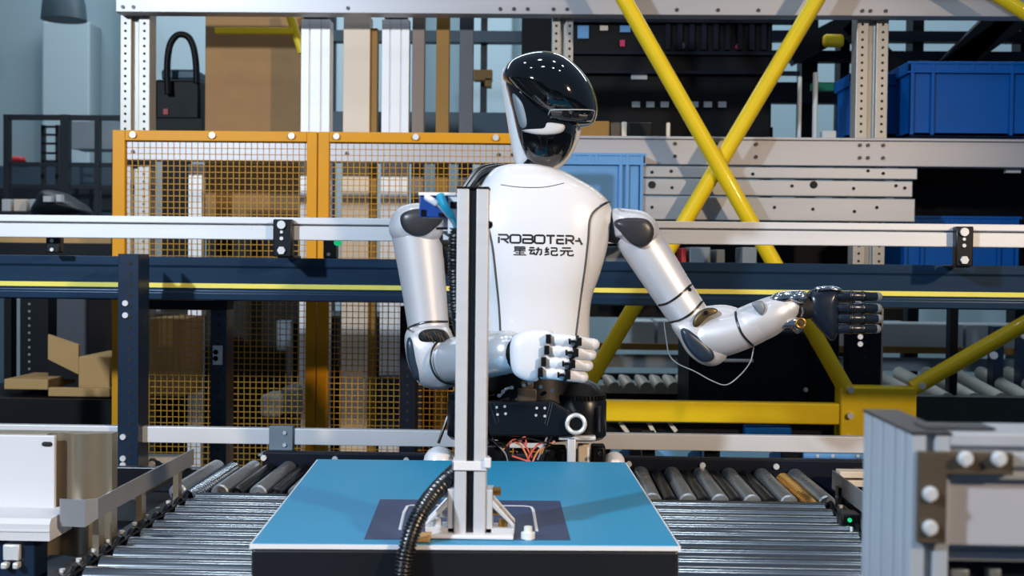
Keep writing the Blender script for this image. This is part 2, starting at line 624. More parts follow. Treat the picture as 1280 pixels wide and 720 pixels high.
# yellow brackets in front of the big carton
g = empty('yellow_bracket', P(345, 60, 5.48), 'small yellow steel bracket in front of the tall brown box', 'bracket')
m = MB(); hbox(m, 268, 366, 34, 42, 5.48, .03); m.build('bar', 'brace_yellow', g, bevel=.003)
m = MB(); m.tube([P(360, 12, 5.5), P(378, 66, 5.5)], .02, 10); m.build('strut', 'brace_yellow', g)

strip_spec = (
    (376, 412, 24, 540, 'strip_white', 'fluted white aluminium column beside the tall brown box', True),
    (429, 462, 20, 540, 'strip_beige', 'plain beige column between the two fluted white columns', False),
    (477, 511, 24, 540, 'strip_white', 'fluted white aluminium column right of the beige column', True),
    (236, 253, 205, 540, 'strip_white', 'narrow pale column seen through the left fence panel', True),
    (515, 530, 18, 540, 'strip_brown', 'dull brown column right of the fluted white columns', False),
    (545, 561, 18, 540, 'strip_mustard', 'mustard painted column between brown and slate columns', False),
    (574, 591, 18, 540, 'strip_slate', 'dark slate column nearest the robot head', False),
)
for xa, xb, yt, yb, m_, lab, fl in strip_spec:
    Y = 5.36
    x0 = P(xa, 100, Y).x; x1 = P(xb, 100, Y).x; W = x1 - x0
    m = MB()
    poly = slotted(W, .06 if xa > 470 or xa < 300 else .09, [W * .3, W * .7] if fl else [], .006, .008, bs=[])
    sect_v(m, poly, x0, Y, 0, P(xa, yt, Y).z)
    o = m.build('column', m_, origin=((x0 + x1) / 2, Y, 0), smooth=False, bevel=.002)
    tag(o, lab, 'column', 'upright columns behind the fence')
    if xa in (376, 429, 477):
        t = MB(); t.box((x0 + .01, Y + .01, P(xa, yt, Y).z), (x1 - .01, Y + .05, P(xa, yt - 9, Y).z)); t.build('end_cap', 'steel_dark', o)
    if xa == 429:
        t = MB(); t.box((x1, Y + .02, 0), (x1 + .03, Y + .08, P(xa, yt + 14, Y).z)); t.build('side_flange', 'strip_mustard', o)

# ------------------------------------------------------------------ yellow mesh fence
YF = 4.6
fence = empty('mesh_fence', (P(390, 300, YF).x, YF, 0), 'yellow framed safety fence with ochre wire mesh panels behind the rails', 'fence')
zt = P(390, 164.5, YF).z
zb = 0.12
XL = P(140, 300, YF).x; XM = P(396, 300, YF).x; XR = P(690, 300, YF).x
t_ = S(16, YF)
for k, (xa, xb) in enumerate(((XL, XM - .002), (XM + .002, XR))):
    lw = S(16, YF) if k == 0 else S(14, YF)
    m = MB(); m.box((xa, YF, zb), (xa + lw, YF + .03, zt)); m.build('frame_post', 'fence_yellow', fence, bevel=.003, smooth=False)
    m = MB(); m.box((xb - S(13, YF), YF, zb), (xb, YF + .03, zt)); m.build('frame_post', 'fence_yellow', fence, bevel=.003, smooth=False)
    m = MB(); m.box((xa + lw, YF, zt - S(13, YF)), (xb - S(13, YF), YF + .03, zt)); m.build('top_rail', 'fence_yellow', fence, bevel=.003, smooth=False)
    m = MB(); m.box((xa + lw, YF, zb), (xb - S(13, YF), YF + .03, zb + .04)); m.build('bottom_rail', 'fence_yellow', fence, bevel=.003, smooth=False)
    m = MB()
    x = xa + lw
    while x < xb - .03:
        m.obox((x, YF + .017, zb + .03), (x, YF + .017, zt - .03), .0028, .003); x += .0232
    z = zb + .05
    while z < zt - .03:
        m.obox((xa + lw, YF + .021, z), (xb - .03, YF + .021, z), .0028, .003); z += .0232
    tag(m.build('wire_mesh', 'mesh_ochre', fence, smooth=False), kind='stuff')
for x in (XL + .03, XM, XR - .03):
    m = MB(); m.box((x - .03, YF + .001, 0), (x + .03, YF + .08, zb + .001)); m.build('foot', 'fence_yellow', fence, smooth=False)
m = MB()
for px in (167, 266, 365, 421, 520, 620):
    disc(m, (P(px, 165, YF).x, YF, zt - .018), .012, .012, 10)
m.each('screw', 'steel_bright', fence)

# ------------------------------------------------------------------ upper conveyor: beam, posts, rail, clamps
YC = 3.86
uc = empty('upper_conveyor', (0, YC, 0), 'long dark blue conveyor beam with cream yellow stripe crossing behind the robot', 'conveyor')
xa = P(-110, 340, YC).x; xb = P(1760, 340, YC).x
z1 = P(640, 325.5, YC).z; z0 = P(640, 380.5, YC).z
m = MB()
H = z1 - z0
poly = [(0, 0.012), (0, .10), (H, .10), (H, 0), (H * .80, 0), (H * .76, .006), (H * .22, .006), (H * .18, 0), (0.004, 0)]
m.prism([(xa, YC + v, z0 + u) for u, v in poly], (xb - xa, 0, 0))
m.build('beam', 'beam_blue', uc, smooth=False, bevel=.002)
m = MB(); zs = P(640, 361.5, YC).z; m.box((xa, YC + .0035, zs - .0075), (xb, YC + .0065, zs + .0075)); m.build('stripe', 'stripe_cream', uc, smooth=False)
m = MB(); m.box((xa, YC + .1, z0 + .01), (xb, YC + .6, z0 + .02)); m.build('shadow_deck', 'machine_black', uc, smooth=False)  # unseen solid deck, added to block light and shade the fence
m = MB(); m.box((xa, YC + .6, z0), (xb, YC + .66, z1 - .02)); m.build('rear_beam', 'navy', uc, smooth=False)
m = MB()
for i in range(66):
    x = xa + .1 + i * .082
    m.cyl((x, YC + .1, z1 - .045), (x, YC + .6, z1 - .045), .028, 10)
tag(m.build('roller', 'roller_dark', uc), kind='stuff')
# perforated legs
for xl, xr, Y, mm, yt in ((147, 173, 3.62, 'post_navy', 317), (263, 283, 4.02, 'post_navy', 383), (1062, 1102, 5.06, 'navy', 370), (500, 520, 4.4, 'navy', 383), (1560, 1586, 4.02, 'post_navy', 383), (-100, -76, 4.02, 'post_navy', 383)):
    x0 = P(xl, 420, Y).x; x1 = P(xr, 420, Y).x
    zt_ = P(xl, yt, Y).z
    W = x1 - x0
    m = MB()
    m.prism([(x0, Y, 0), (x1, Y, 0), (x1, Y + .10, 0), (x1 - .006, Y + .10, 0), (x1 - .006, Y + .006, 0), (x0 + .006, Y + .006, 0), (x0 + .006, Y + .10, 0), (x0, Y + .10, 0)], (0, 0, zt_))
    lg = m.build('leg', mm, uc, smooth=False, bevel=.002)
    h = MB(); z = zt_ - .03
    while z > .05:
        disc(h, ((x0 + x1) / 2 + (.006 if Y < 4 else 0), Y, z), .0055, .0015, 8); z -= .0325
    tag(h.build('perforation', 'dark_gap', lg), kind='stuff')
    h = MB()
    for px, py in (((157, 379), (157, 394), (154, 581), (154, 546), (154, 573), (154, 587)) if Y < 4 and xl < 200 else ((270, 440), (270, 448)) if xl < 300 else ((1075, 421), (1075, 430)) if xl > 900 else ()):
        disc(h, P(px, py, Y), .009, .006, 10)
    if h.v:
        h.each('bolt', 'steel_bright', lg)
m = MB(); hbox(m, 266, 278, 432, 456, 4.015, .004); m.build('label_plate', 'panel_white', uc, smooth=False)
m = MB(); hbox(m, 172, 284, 373, 387, 3.97, .08); m.build('cross_plate', 'navy', uc, smooth=False)

# silver rail in front of the beam
YA = 3.74
rail = empty('guide_rail', (0, YA, P(640, 302, YA).z), 'long silver grooved aluminium rail above the dark blue beam', 'rail')
z1r = P(640, 274.5, YA).z; z0r = P(640, 303, YA).z; HR = z1r - z0r
m = MB()
sect_h(m, slotted(HR, .04, [HR * .66], .006, .012, bs=[HR / 2]), xa, xb, YA, z0r)
m.build('profile', 'aluminium_x', rail, smooth=False, bevel=.0025)
m = MB(); m.box((xa, YA + .0115, z0r + HR * .66 - .0028), (xb, YA + .0121, z0r + HR * .66 + .0028)); m.each('slot_cover', 'seam_grey', rail, smooth=False)
for px0, px1, yt, yb, Y in ((341, 365, 274, 321, YA - .035), (1195, 1217, 283, 333, YA - .035), (57, 75, 294, 316, YA + .05)):
    c = empty('rail_clamp', P((px0 + px1) / 2, yb, Y),
              {341: 'black rail clamp with silver bolt, left one on the front of the rail', 1195: 'black rail clamp at the rail far right in front of the blue crate', 57: 'black clamp under the left end of the silver rail'}[px0], 'clamp', 'black clamps on the silver rail')
    m = MB(); hbox(m, px0, px1, yt, yb, Y, .034); m.build('plate', 'black_metal', c, bevel=.004)
    m = MB()
    pm = (px0 + px1) / 2 - 1
    if px0 > 100:
        m.box((P(px0 + 3, yb, Y).x, Y + .03, P(pm, yb, Y).z - .004), (P(px1, yb, Y).x, Y + .14, P(pm, yb, Y).z + .004))
        m.build('base_angle', 'black_metal', c, bevel=.002)
        m = MB(); disc(m, P(pm, yt + 7, Y), .013, .008, 12); disc(m, P(pm, yb - 8, Y), .013, .008, 6); m.each('bolt', 'steel_bright', c)
        m = MB(); disc(m, P(pm, yt + 16, Y), .005, .004, 8); disc(m, P(pm, yt + 24, Y), .006, .004, 8); m.each('screw', 'steel_bright', c)
    else:
        disc(m, P(pm, yb - 15, Y), .006, .004, 8); disc(m, P(pm, yb - 4, Y), .006, .004, 8); m.each('screw', 'steel_bright', c)

# lower white rail
YL = 3.66
lr = empty('side_rail', (0, YL, P(640, 560, YL).z), 'long flat white rail low behind the roller conveyor', 'rail')
z1l = P(640, 540, YL).z; z0l = P(640, 560, YL).z
m = MB(); m.box((xa, YL, z0l), (P(338, 540, YL).x, YL + .03, z1l)); m.build('rail_bar', 'rail_white', lr, bevel=.002, smooth=False)
m = MB(); m.box((P(364, 540, YL).x, YL, z0l), (P(1700, 540, YL).x, YL + .03, z1l)); m.build('rail_bar', 'rail_white', lr, bevel=.002, smooth=False)
m = MB(); hbox(m, 336, 366, 533, 563, YL - .01, .03); m.box((P(330, 560, YL).x, YL - .08, P(345, 563, YL).z - .006), (P(366, 560, YL).x, YL, P(345, 563, YL).z)); m.build('joint_bracket', 'machine_grey', lr, bevel=.002)
m = MB(); disc(m, P(356, 541, YL - .01), .006, .005); disc(m, P(356, 556, YL - .01), .006, .005); m.each('bolt', 'steel_bright', lr)
for px in (350, 655, 812, 890, 1600):
    m = MB(); m.box((P(px - 8, 560, YL).x, YL + .03, 0), (P(px + 8, 560, YL).x, YL + .08, z1l)); m.build('rail_post', 'black_metal', lr, smooth=False)

# ------------------------------------------------------------------ near roller conveyor
ZR = 0.60
RR = 0.025
conv = empty('roller_conveyor', (0, 2.5, 0), 'roller conveyor of bright steel rollers under the blue topped box', 'conveyor')
XL0, XR0 = -0.865, 0.70


def roller(xy0, xy1, r, mm, nm='roller', ribs=0, z=None):
    z = ZR - RR if z is None else z
    a = Vector((xy0[0], xy0[1], z)); b = Vector((xy1[0], xy1[1], z))
    d = (b - a).normalized()
    m = MB()
    m.tube([a, a + d * .004, b - d * .004, b], [r * .82, r, r, r * .82], 20)
    if ribs:
        L = (b - a).length
        for i in range(ribs):
            m.ring(a + d * L * (i + .5) / ribs, d, r, .004, 16, 5)
    o = m.build(nm, mm, conv, origin=(a + b) / 2)
    s = MB(); s.cyl(a - d * .03, b + d * .03, .007, 8); s.build('axle', 'steel_dark', o)
    return o


y = 1.92
while y < 2.99:
    roller((XL0, y), (XR0, y), RR, 'roller_steel'); y += .0805
for i, x in enumerate((-1.06, -0.945, -0.835, -0.735, -0.635)):
    roller((x, 3.08), (x, 3.46), .0235, 'roller_bright')
roller((-0.893, 3.0), (-0.893, 3.44), .018, 'roller_steel', 'ribbed_roller', 24)
for x in (-.79, -.69, -.585):
    roller((x, 3.08), (x, 3.46), .017, 'roller_dark')
for x in (.285, .375, .457, .539, .632, .728):
    roller((x, 3.06), (x, 3.46), .0235, 'roller_bright')
for x in (.33, .416, .498, .585):
    roller((x, 3.06), (x, 3.46), .017, 'roller_dark')
roller((.682, 2.98), (.682, 3.4), .018, 'brass', 'ribbed_roller', 24)
# frame rails
for x in (XL0 - .06, XR0 + .02):
    m = MB(); m.box((x, 1.7, ZR - .14), (x + .035, 3.0, ZR - .012)); fl = m.build('frame_rail', 'black_metal', conv, bevel=.003, smooth=False)
    b = MB(); ch = MB()
    for i in range(17):
        y = 1.92 + i * .0805
        if y < 2.99:
            xx = x + (.035 if x < 0 else 0)
            disc(b, (x + .0175, y, ZR - .012), .006, .006, 6, (0, 0, 1))
            ch.ring((xx + (.006 if x < 0 else -.006), y, ZR - RR), (1, 0, 0), .024, .006, 14, 5)
    b.each('bolt', 'steel_bright', fl); ch.each('sprocket', 'black_metal', fl)
    ch = MB(); ch.tube([(x + (.044 if x < 0 else -.012), yy, ZR - .012) for yy in [1.75 + k * .04 for k in range(31)]], .0045, 6)
    ch.build('drive_chain', 'black_metal', fl)
for ya, yb, nm in ((3.47, 3.51, 'rear_rail'), (3.005, 3.03, 'middle_rail')):
    for xa_, xb_ in (((-.815, .95),) if ya > 3.2 else ((-.85, -.55), (.27, .72))):
        m = MB(); m.box((xa_, ya, ZR - .14), (xb_, yb, (P(890, 573.5, 3.47).z if ya > 3.2 else ZR - .017)))
        q = m.build(nm, 'navy' if ya > 3.2 else 'black_metal', conv, bevel=.004, smooth=False)
        if ya > 3.2:
            b = MB()
            for px in (330, 419, 508, 786, 878, 970):
                disc(b, P(px, 572 + (px - 330) * .017, 3.47), .0085, .008, 10)
            b.each('bolt', 'steel_bright', q)
        else:
            b = MB()
            for i in range(4):
                xx = xa_ + .06 + i * (xb_ - xa_ - .1) / 3.6
                b.box((xx, ya - .001, ZR - .02), (xx + .06, ya + .022, ZR - .0155))
            b.each('edge_plate', 'steel_bright', q)
for x, y in ((XL0 - .05, 1.78), (XL0 - .05, 2.9), (XR0 + .03, 1.78), (XR0 + .03, 2.9), (-1.2, 3.48), (.9, 3.48)):
    m = MB(); m.box((x, y, 0), (x + .04, y + .03, ZR - .1)); m.build('leg', 'black_metal', conv, smooth=False)
m = MB(); m.box((-1.3, 3.47, ZR - .14), (-.815, 3.5, ZR - .03)); m.build('rear_rail', 'black_metal', conv, bevel=.003, smooth=False)
m = MB(); m.box((XL0 - .03, 1.75, ZR - .2), (XR0 + .03, 3.0, ZR - .18)); m.each('under_tray', 'black_plastic', conv, smooth=False)
m = MB(); m.box((-1.2, 3.08, ZR - .12), (-.56, 3.46, ZR - .1)); m.box((.27, 3.08, ZR - .12), (.9, 3.46, ZR - .1)); m.each('under_tray', 'black_plastic', conv, smooth=False)

# guide plates along the conveyor
gl = empty('guide_plate', (-.9, 2.6, ZR), 'long bent grey steel guide plate at the left edge of the rollers', 'guide plate', 'steel guide plates beside the rollers')
path = [(-.966, 2.375), (-.945, 2.372), (-.915, 2.37), (-.894, 2.385), (-.888, 2.95), (-.886, 3.02)]
m = MB()
zt0, zb0 = .70, .66
rings = []
for (x, y), k in zip(path, range(6)):
    zz = zb0 - (.0 if k > 2 else .015)
    rings.append([(x - .002, y + .002, zz), (x + .002, y - .002, zz), (x + .002, y - .002, zt0), (x - .002, y + .002, zt0)])
m.loft(rings); m.build('plate', 'guide_steel', gl, smooth=False)
for y in (2.4, 2.66, 2.93):
    m = MB(); m.box((-.91, y, ZR - .08), (-.897, y + .03, ZR + .07)); m.build('bracket', 'steel_side', gl, smooth=False)
gr = empty('guide_plate', (.75, 2.8, ZR), 'short dark grey steel guide plate at the right edge of the rollers', 'guide plate', 'steel guide plates beside the rollers')
m = MB(); m.box((.748, 2.55, .61), (.752, 3.1, .657)); m.build('plate', 'guide_steel', gr, smooth=False)
for y in (2.7, 3.0):
    m = MB(); m.box((.74, y, ZR - .08), (.748, y + .03, ZR + .03)); m.build('bracket', 'black_metal', gr, smooth=False)
sb = empty('sensor_box', P(1066, 666, 2.72), 'small black sensor box with green lamp at the right roller ends', 'sensor')
m = MB(); hbox(m, 1052, 1076, 643, 668, 2.72, .05); m.build('housing', 'black_plastic', sb, bevel=.004)
m = MB(); disc(m, P(1062, 650, 2.72), .005, .003, 10); m.each('lamp', 'green_lamp', sb)
m = MB(); m.tube([P(1064, 660, 2.715), P(1064, 668, 2.70), P(1066, 676, 2.70)], .005, 8); m.each('connector', 'steel_bright', sb)
m = MB(); hbox(m, 1060, 1074, 667, 690, 2.73, .02); m.build('bracket', 'black_metal', sb)

# ------------------------------------------------------------------ steel cabinet at the left edge
kb = empty('steel_cabinet', (-1.05, 2.3, ZR), 'white fronted steel cabinet with polished side at the left edge', 'cabinet')
YKB = 2.46
xf = P(71, 600, YKB).x
xe = P(136, 600, YKB).x
zt1 = P(100, 543, YKB).z; zb1 = P(40, 650, YKB).z
m = MB()
pf_, pb_ = [], []
for k in range(41):                      # flat polished sheet, gentle folds added to make reflection bands
    t = k / 40
    x = xf - .02 + (xe - xf + .02) * t
    yy = YKB + .012 + .008 * math.cos(2 * math.pi * (t - .12) * 1.25)
    pf_.append((x, yy, .56)); pb_.append((x, YKB + .05, .56))
m.prism(pf_ + pb_[::-1], (0, 0, zt1 - .56)); m.build('polished_side', 'steel_side', kb, ang=30)
m = MB(); m.box((-1.7, YKB, .56), (xf - .02, YKB + .05, zt1)); m.build('body', 'steel_side', kb, smooth=False)
m = MB(); m.box((-1.7, YKB - .012, zb1), (xf, YKB - .001, zt1 - .002)); fp = m.build('front_panel', 'panel_white', kb, bevel=.002, smooth=False)
m = MB()
c = P(59, 555, YKB - .012); m.tube([(c.x - .006, YKB - .0125, c.z), (c.x + .006, YKB - .0125, c.z)], .0048, 10, round_ends=True)
m.build('slot_hole', 'dark_gap', fp)
YFL = 2.345
zf = P(30, 676, YFL).z; zg = P(30, 649, YFL).z
m = MB(); m.prism([(-1.7, YFL, zf), (-1.7, YFL, zg - .01), (-1.7, YFL + .008, zg), (-1.7, YKB - .002, zg + .002), (-1.7, YKB - .002, zf)], (P(62, 660, YFL).x + 1.7, 0, 0)); fl_ = m.build('front_flange', 'panel_white', kb, smooth=False)
m = MB(); m.box((-1.7, YFL - .002, zf + .018), (P(62, 660, YFL).x, YFL, zf + .021)); m.build('flange_line', 'rail_white', fl_, smooth=False)
m = MB(); m.box((-1.7, YFL + .02, .50), (P(38, 690, YFL).x, YKB - .03, zf)); m.build('base_unit', 'post_navy', kb, bevel=.003, smooth=False)
m = MB()
hbox(m, 3, 24, 681, 701, YFL + .008, .012); hbox(m, 0, 8, 704, 712, YFL, .02); hbox(m, 15, 22, 704, 712, YFL, .02)
m.each('valve_block', 'steel_bright', kb, bevel=.003)
m = MB(); m.box((-1.3, YKB + .005, 0), (-1.2, YKB + .04, .56)); m.build('stand', 'black_metal', kb, smooth=False)

# white slats behind the navy post, cream slats at the right
for (xa_, xb_, yt, yb, Y, mm, lab) in ((128, 231, 570, 579, 3.8, 'white_block', 'upper white slat behind the perforated navy post'),
                                       (135, 231, 581, 590, 3.8, 'white_block', 'lower white slat behind the perforated navy post'),
                                       (1050, 1110, 590, 598, 3.35, 'strip_beige', 'upper cream slat beside the right guide plate'),
                                       (1052, 1110, 601, 609, 3.35, 'strip_beige', 'lower cream slat beside the right guide plate')):
    r = empty('slat', P((xa_ + xb_) / 2, yb, Y), lab, 'slat', 'short pale slats beside the rollers')
    m = MB(); hbox(m, xa_, xb_, yt, yb, Y, .05); m.build('strip', mm, r, bevel=.002, smooth=False)
    m = MB(); x = P((xa_ + xb_) / 2, yt, Y).x; m.box((x - .01, Y + .05, 0), (x + .01, Y + .07, P(xa_, yt, Y).z)); m.each('support', 'black_metal', r, smooth=False)
# roller stop bolts and motor behind the post
r = empty('drive_motor', P(195, 600, 3.75), 'dark blue drive motor with bright bolts right of the navy post', 'motor')
m = MB(); m.cyl(P(192, 588, 3.78), P(200, 588, 4.0), .034, 18); m.build('body', 'post_navy', r)
m = MB(); hbox(m, 181, 190, 575, 612, 3.76, .04); m.build('mount', 'black_metal', r, bevel=.003)
m = MB()
for q in ((178, 566), (183, 573), (180, 585), (190, 580), (195, 590)):
    disc(m, P(q[0], q[1], 3.75), .011, .012, 8)
m.each('bolt', 'steel_bright', r)
m = MB(); m.box((P(186, 600, 3.78).x - .03, 3.8, 0), (P(186, 600, 3.78).x + .03, 3.9, P(190, 600, 3.8).z)); m.build('stand', 'black_metal', r, smooth=False)

# ------------------------------------------------------------------ blue topped box on the rollers
ZT = 0.71
bf = [PZ(312, 680, ZT), PZ(851, 683, ZT), PZ(783, 578, ZT), PZ(396, 574, ZT)]
bx = empty('cargo_box', ((bf[0].x + bf[1].x) / 2, 2.4, ZR), 'large black box with bright blue lid lying on the rollers', 'box')


def slab(pts, z0, z1, dx=0.0):
    m = MB()
    cx = sum(p.x for p in pts) / len(pts); cy = sum(p.y for p in pts) / len(pts)
    q = []
    for p in pts:
        v = Vector((p.x - cx, p.y - cy, 0)); L = v.length
        q.append((cx + v.x * (1 + dx / L), cy + v.y * (1 + dx / L), z0))
    return m.prism(q, (0, 0, z1 - z0))


slab(bf, ZR + .001, ZT - .008, -.003).build('body', 'box_black', bx, bevel=.006, smooth=False)
slab(bf, ZT - .008, ZT - .0008, 0).build('lid_edge', 'edge_white', bx, smooth=False)
lid = slab(bf, ZT - .0008, ZT + .0008, -.006).build('lid', 'box_top_blue', bx, smooth=False)
mt = [PZ(455, 675, ZT), PZ(713, 676, ZT), PZ(700, 627, ZT), PZ(475, 625, ZT)]
slab(mt, ZT + .0008, ZT + .0016).build('dark_field', 'box_mat_navy', lid, smooth=False)
m = MB()
ol = [(500, 662), (505, 640), (509, 632.5), (514, 631.5), (580, 631.3), (655, 632.5), (664, 633.5), (666.5, 637), (671, 664)]
m.tube([PZ(a, b, ZT + .0018) for a, b in ol], .0028, 6, flat=.3)
m.build('outline_mark', 'edge_white', lid)

# ------------------------------------------------------------------ aluminium post standing on the box
YP = 2.05
xl = P(568, 600, YP).x; xr = P(607, 600, YP).x
Wp = xr - xl
zp1 = P(588, 236, YP).z
post = empty('aluminium_post', ((xl + xr) / 2, YP, ZT + .002), 'tall grooved aluminium profile post standing on the blue topped box', 'post')
m = MB(); sect_v(m, slotted(Wp, Wp, [Wp / 2], Wp * .24, .010, ss=[Wp / 2]), xl, YP, ZT + .008, zp1); m.build('profile', 'aluminium', post, smooth=False, bevel=.0015)
m = MB(); m.box((xl + Wp * .38, YP + .006, ZT + .01), (xr - Wp * .38, YP + .011, zp1 - .001)); m.each('slot_cover', 'black_rubber', post, smooth=False)
m = MB(); m.box((xl - .001, YP - .001, zp1), (xr + .001, YP + Wp + .001, zp1 + .004)); m.build('end_cap', 'black_plastic', post, bevel=.001)
m = MB(); a = P(538, 679, YP - .015); b = P(642, 668, YP); m.box((a.x, YP - .015, ZT + .0017), (b.x, YP + Wp + .03, ZT + .0085)); m.build('base_plate', 'edge_white', post, bevel=.002, smooth=False)
for s, x in ((-1, xl), (1, xr)):
    zc0 = ZT + .0085; zc1 = P(550, 612, YP).z
    m = MB()
    m.box((x, YP + .004, zc0), (x + s * .012, YP + Wp - .004, zc1))
    m.box((x, YP + .004, zc0), (x + s * .05, YP + Wp - .004, zc0 + .009))
    for yy in (YP + .004, YP + Wp - .009):
        m.prism([(x + s * .012, yy, zc0 + .045), (x + s * .05, yy, zc0 + .009), (x + s * .05, yy, zc0 + .016), (x + s * .012, yy, zc0 + .058)], (0, .006, 0))
    br = m.build('corner_bracket', 'aluminium', post, bevel=.0015, smooth=False)
    m = MB()
    for py in (617, 642):
        q = P(555, py - (4 if s > 0 else 0), YP + .02)
        m.cyl((x + s * .012, YP + .02, q.z), (x + s * .026, YP + .02, q.z), .0075, 10)
    m.cyl((x + s * .03, YP + .02, zc0 + .009), (x + s * .03, YP + .02, zc0 + .022), .008, 10)
    m.each('bolt', 'brass' if s > 0 else 'steel_bright', br)
m = MB(); q = PZ(660, 674, ZT); m.cyl((q.x, q.y, ZT + .001), (q.x, q.y, ZT + .012), .012, 12); m.cyl((q.x, q.y, ZT + .012), (q.x, q.y, ZT + .022), .007, 10)
o = m.build('knob', 'white_block', origin=(q.x, q.y, ZT + .001)); tag(o, 'small white knob on the dark field of the lid', 'knob')
m = MB(); q0 = PZ(519, 679, ZT); q1 = PZ(540, 671, ZT); m.box((q0.x, q0.y, ZT + .0017), (q1.x, q1.y, ZT + .008)); o = m.build('shim', 'cardboard_tan', origin=(q0.x, q0.y, ZT + .0017), bevel=.001); tag(o, 'small wooden shim beside the post foot', 'shim')
# zip tie
m = MB()
z = P(588, 582, YP).z
zz = .008
m.box((xl - .004, YP - .004, z - zz), (xr + .004, YP - .0005, z + zz)); m.box((xl - .004, YP + Wp, z - zz), (xr + .004, YP + Wp + .004, z + zz))
m.box((xl - .004, YP - .004, z - zz), (xl - .0005, YP + Wp + .004, z + zz)); m.box((xr + .0005, YP - .004, z - zz), (xr + .004, YP + Wp + .004, z + zz))
m.box((xr - .002, YP - .010, z - .002), (xr + .009, YP + .004, z + .014))
o = m.build('cable_tie', 'edge_white', origin=((xl + xr) / 2, YP, z), bevel=.001); tag(o, 'white cable tie holding the hose on the post', 'cable tie')

# corrugated hose
hp = [P(572, 285, YP + .075), P(570, 330, YP + .08), P(574, 400, YP + .085), P(592, 440, YP + .085), P(598, 500, YP + .08), P(595, 550, YP + .078), P(578, 580, YP + .062), P(556, 602, YP + .03), P(534, 628, YP - .03), P(519, 655, YP - .055), P(509, 685, YP - .07), P(503, 722, YP - .08), P(503, 770, YP - .08), P(508, 860, YP - .05)]
sp = [Vector(q) for q in spline([tuple(p) for p in hp], 30)]
pts, rad = [], []
acc = 0; pitch = .0062
L = 0
dense = []
for a, b in zip(sp[:-1], sp[1:]):
    n = max(1, int((b - a).length / .0016))
    for k in range(n):
        dense.append(a + (b - a) * k / n)
d = 0
for i, p in enumerate(dense):
    if i: d += (p - dense[i - 1]).length
    ph = (d % pitch) / pitch
    pts.append(p); rad.append((.0152 if ph < .55 else .0125))
m = MB(); m.tube(pts, rad, 14)
o = m.build('corrugated_hose', 'black_rubber', origin=tuple(hp[8]), ang=60); tag(o, 'black corrugated cable hose bending down in front of the box', 'hose')
MATS['black_rubber'].node_tree.nodes['Principled BSDF'].inputs['Specular IOR Level'].default_value = .8

# control box behind the post head
YK = YP + .07
kb2 = empty('control_unit', P(545, 272, YK), 'small blue control unit with pale bracket behind the post top', 'controller')
m = MB(); hbox(m, 524, 563, 244, 272, YK, .03); m.build('body', 'control_blue', kb2, bevel=.002)
m = MB(); hbox(m, 523, 570, 240.5, 244.5, YK - .006, .045); hbox(m, 554, 570, 241, 300, YK + .03, .006); hbox(m, 560, 572, 244, 292, YK - .002, .03); m.build('bracket', 'edge_white', kb2, bevel=.001)
m = MB(); hbox(m, 526, 532, 262, 270, YK - .002, .01); hbox(m, 548, 560, 266, 270, YK - .003, .01); m.each('port', 'black_plastic', kb2)
m = MB(); m.tube(spline([tuple(P(550, 244, YK - .012)), tuple(P(556, 258, YK - .02)), tuple(P(564, 270, YK - .012)), tuple(P(570, 283, YK - .003))], 6), [.0075] * 7 + [.007] * 6 + [.005] * 6, 10); m.build('ribbon_cable', 'cable_cyan', kb2)
m = MB(); m.tube([P(534, 247, YK - .012), P(545, 254, YK - .014)], .0058, 12, round_ends=True); pl = m.build('plug', 'edge_white', kb2)
m = MB(); m.tube(spline([tuple(P(545, 254, YK - .014)), tuple(P(556, 266, YK - .018)), tuple(P(570, 283, YK - .006))], 6), .0024, 8); m.build('plug_cable', 'wire_grey', kb2)
m = MB(); hbox(m, 563, 572, 252, 261, YK - .004, .02); hbox(m, 545, 572, 284, 287, YK, .02); m.each('clip', 'black_plastic', kb2)
r = empty('cable_clip', P(609, 282, YP + .02), 'tiny black cable clip on the right side of the post', 'clip')
m = MB(); q = P(611, 281, YP + .02); m.ring(q, (0, 1, 0), .005, .0022, 14, 6); m.box((xr, YP + .015, q.z - .003), (xr + .006, YP + .03, q.z + .005)); m.build('hook', 'black_plastic', r)

# ================================================================== THE ROBOT
YQ = 3.15                                      # depth of its chest axis
bot = empty('humanoid_robot', (P(672, 500, YQ).x, YQ, 0), 'white and silver humanoid robot with glossy black helmet head and outstretched arms', 'robot')


def rp(px, py, dy=0.0):
    return P(px, py, YQ + dy)


# ---- torso: stacked superellipse sections (y px, centre px, half width px, half depth m)
secs = [(207, 655, 24, .060), (210, 657, 36, .068), (214, 660, 45, .074), (222, 664, 56, .088), (232, 670, 68, .098), (240, 672, 77, .104), (250, 672, 87, .110), (262, 671, 93, .116),
        (280, 671, 93, .122), (300, 671, 89.5, .125), (322, 671, 84.5, .125), (345, 671, 77.5, .122), (370, 671, 69, .116), (395, 671, 66, .112), (425, 672, 65, .108), (445, 672, 63, .106), (458, 671, 56, .10), (464, 670, 44, .085)]
secs = spline(secs, 5)
NT = 64
rings = []
TZ = []
for (py, cx, hw, hd) in secs:
    c = rp(cx, py); W = S(hw, YQ)
    e = 2.5
    rg = []
    for j in range(NT):
        a = 2 * math.pi * j / NT
        ca, sa = math.cos(a), math.sin(a)
        rg.append((c.x + W * math.copysign(abs(ca) ** (2 / e), ca), YQ + hd * math.copysign(abs(sa) ** (2 / e), sa), c.z))
    rings.append(rg)
m = MB(); m.loft(rings)
torso = m.build('torso', 'white_shell', bot, ang=60)
TB = m.bvh()


def on(px, py, off=.0012, bvh=None):
    h = hit(bvh or TB, px, py)
    if h is None:
        h = rp(px, py, -.1)
    return h - ray(px, py).normalized() * off


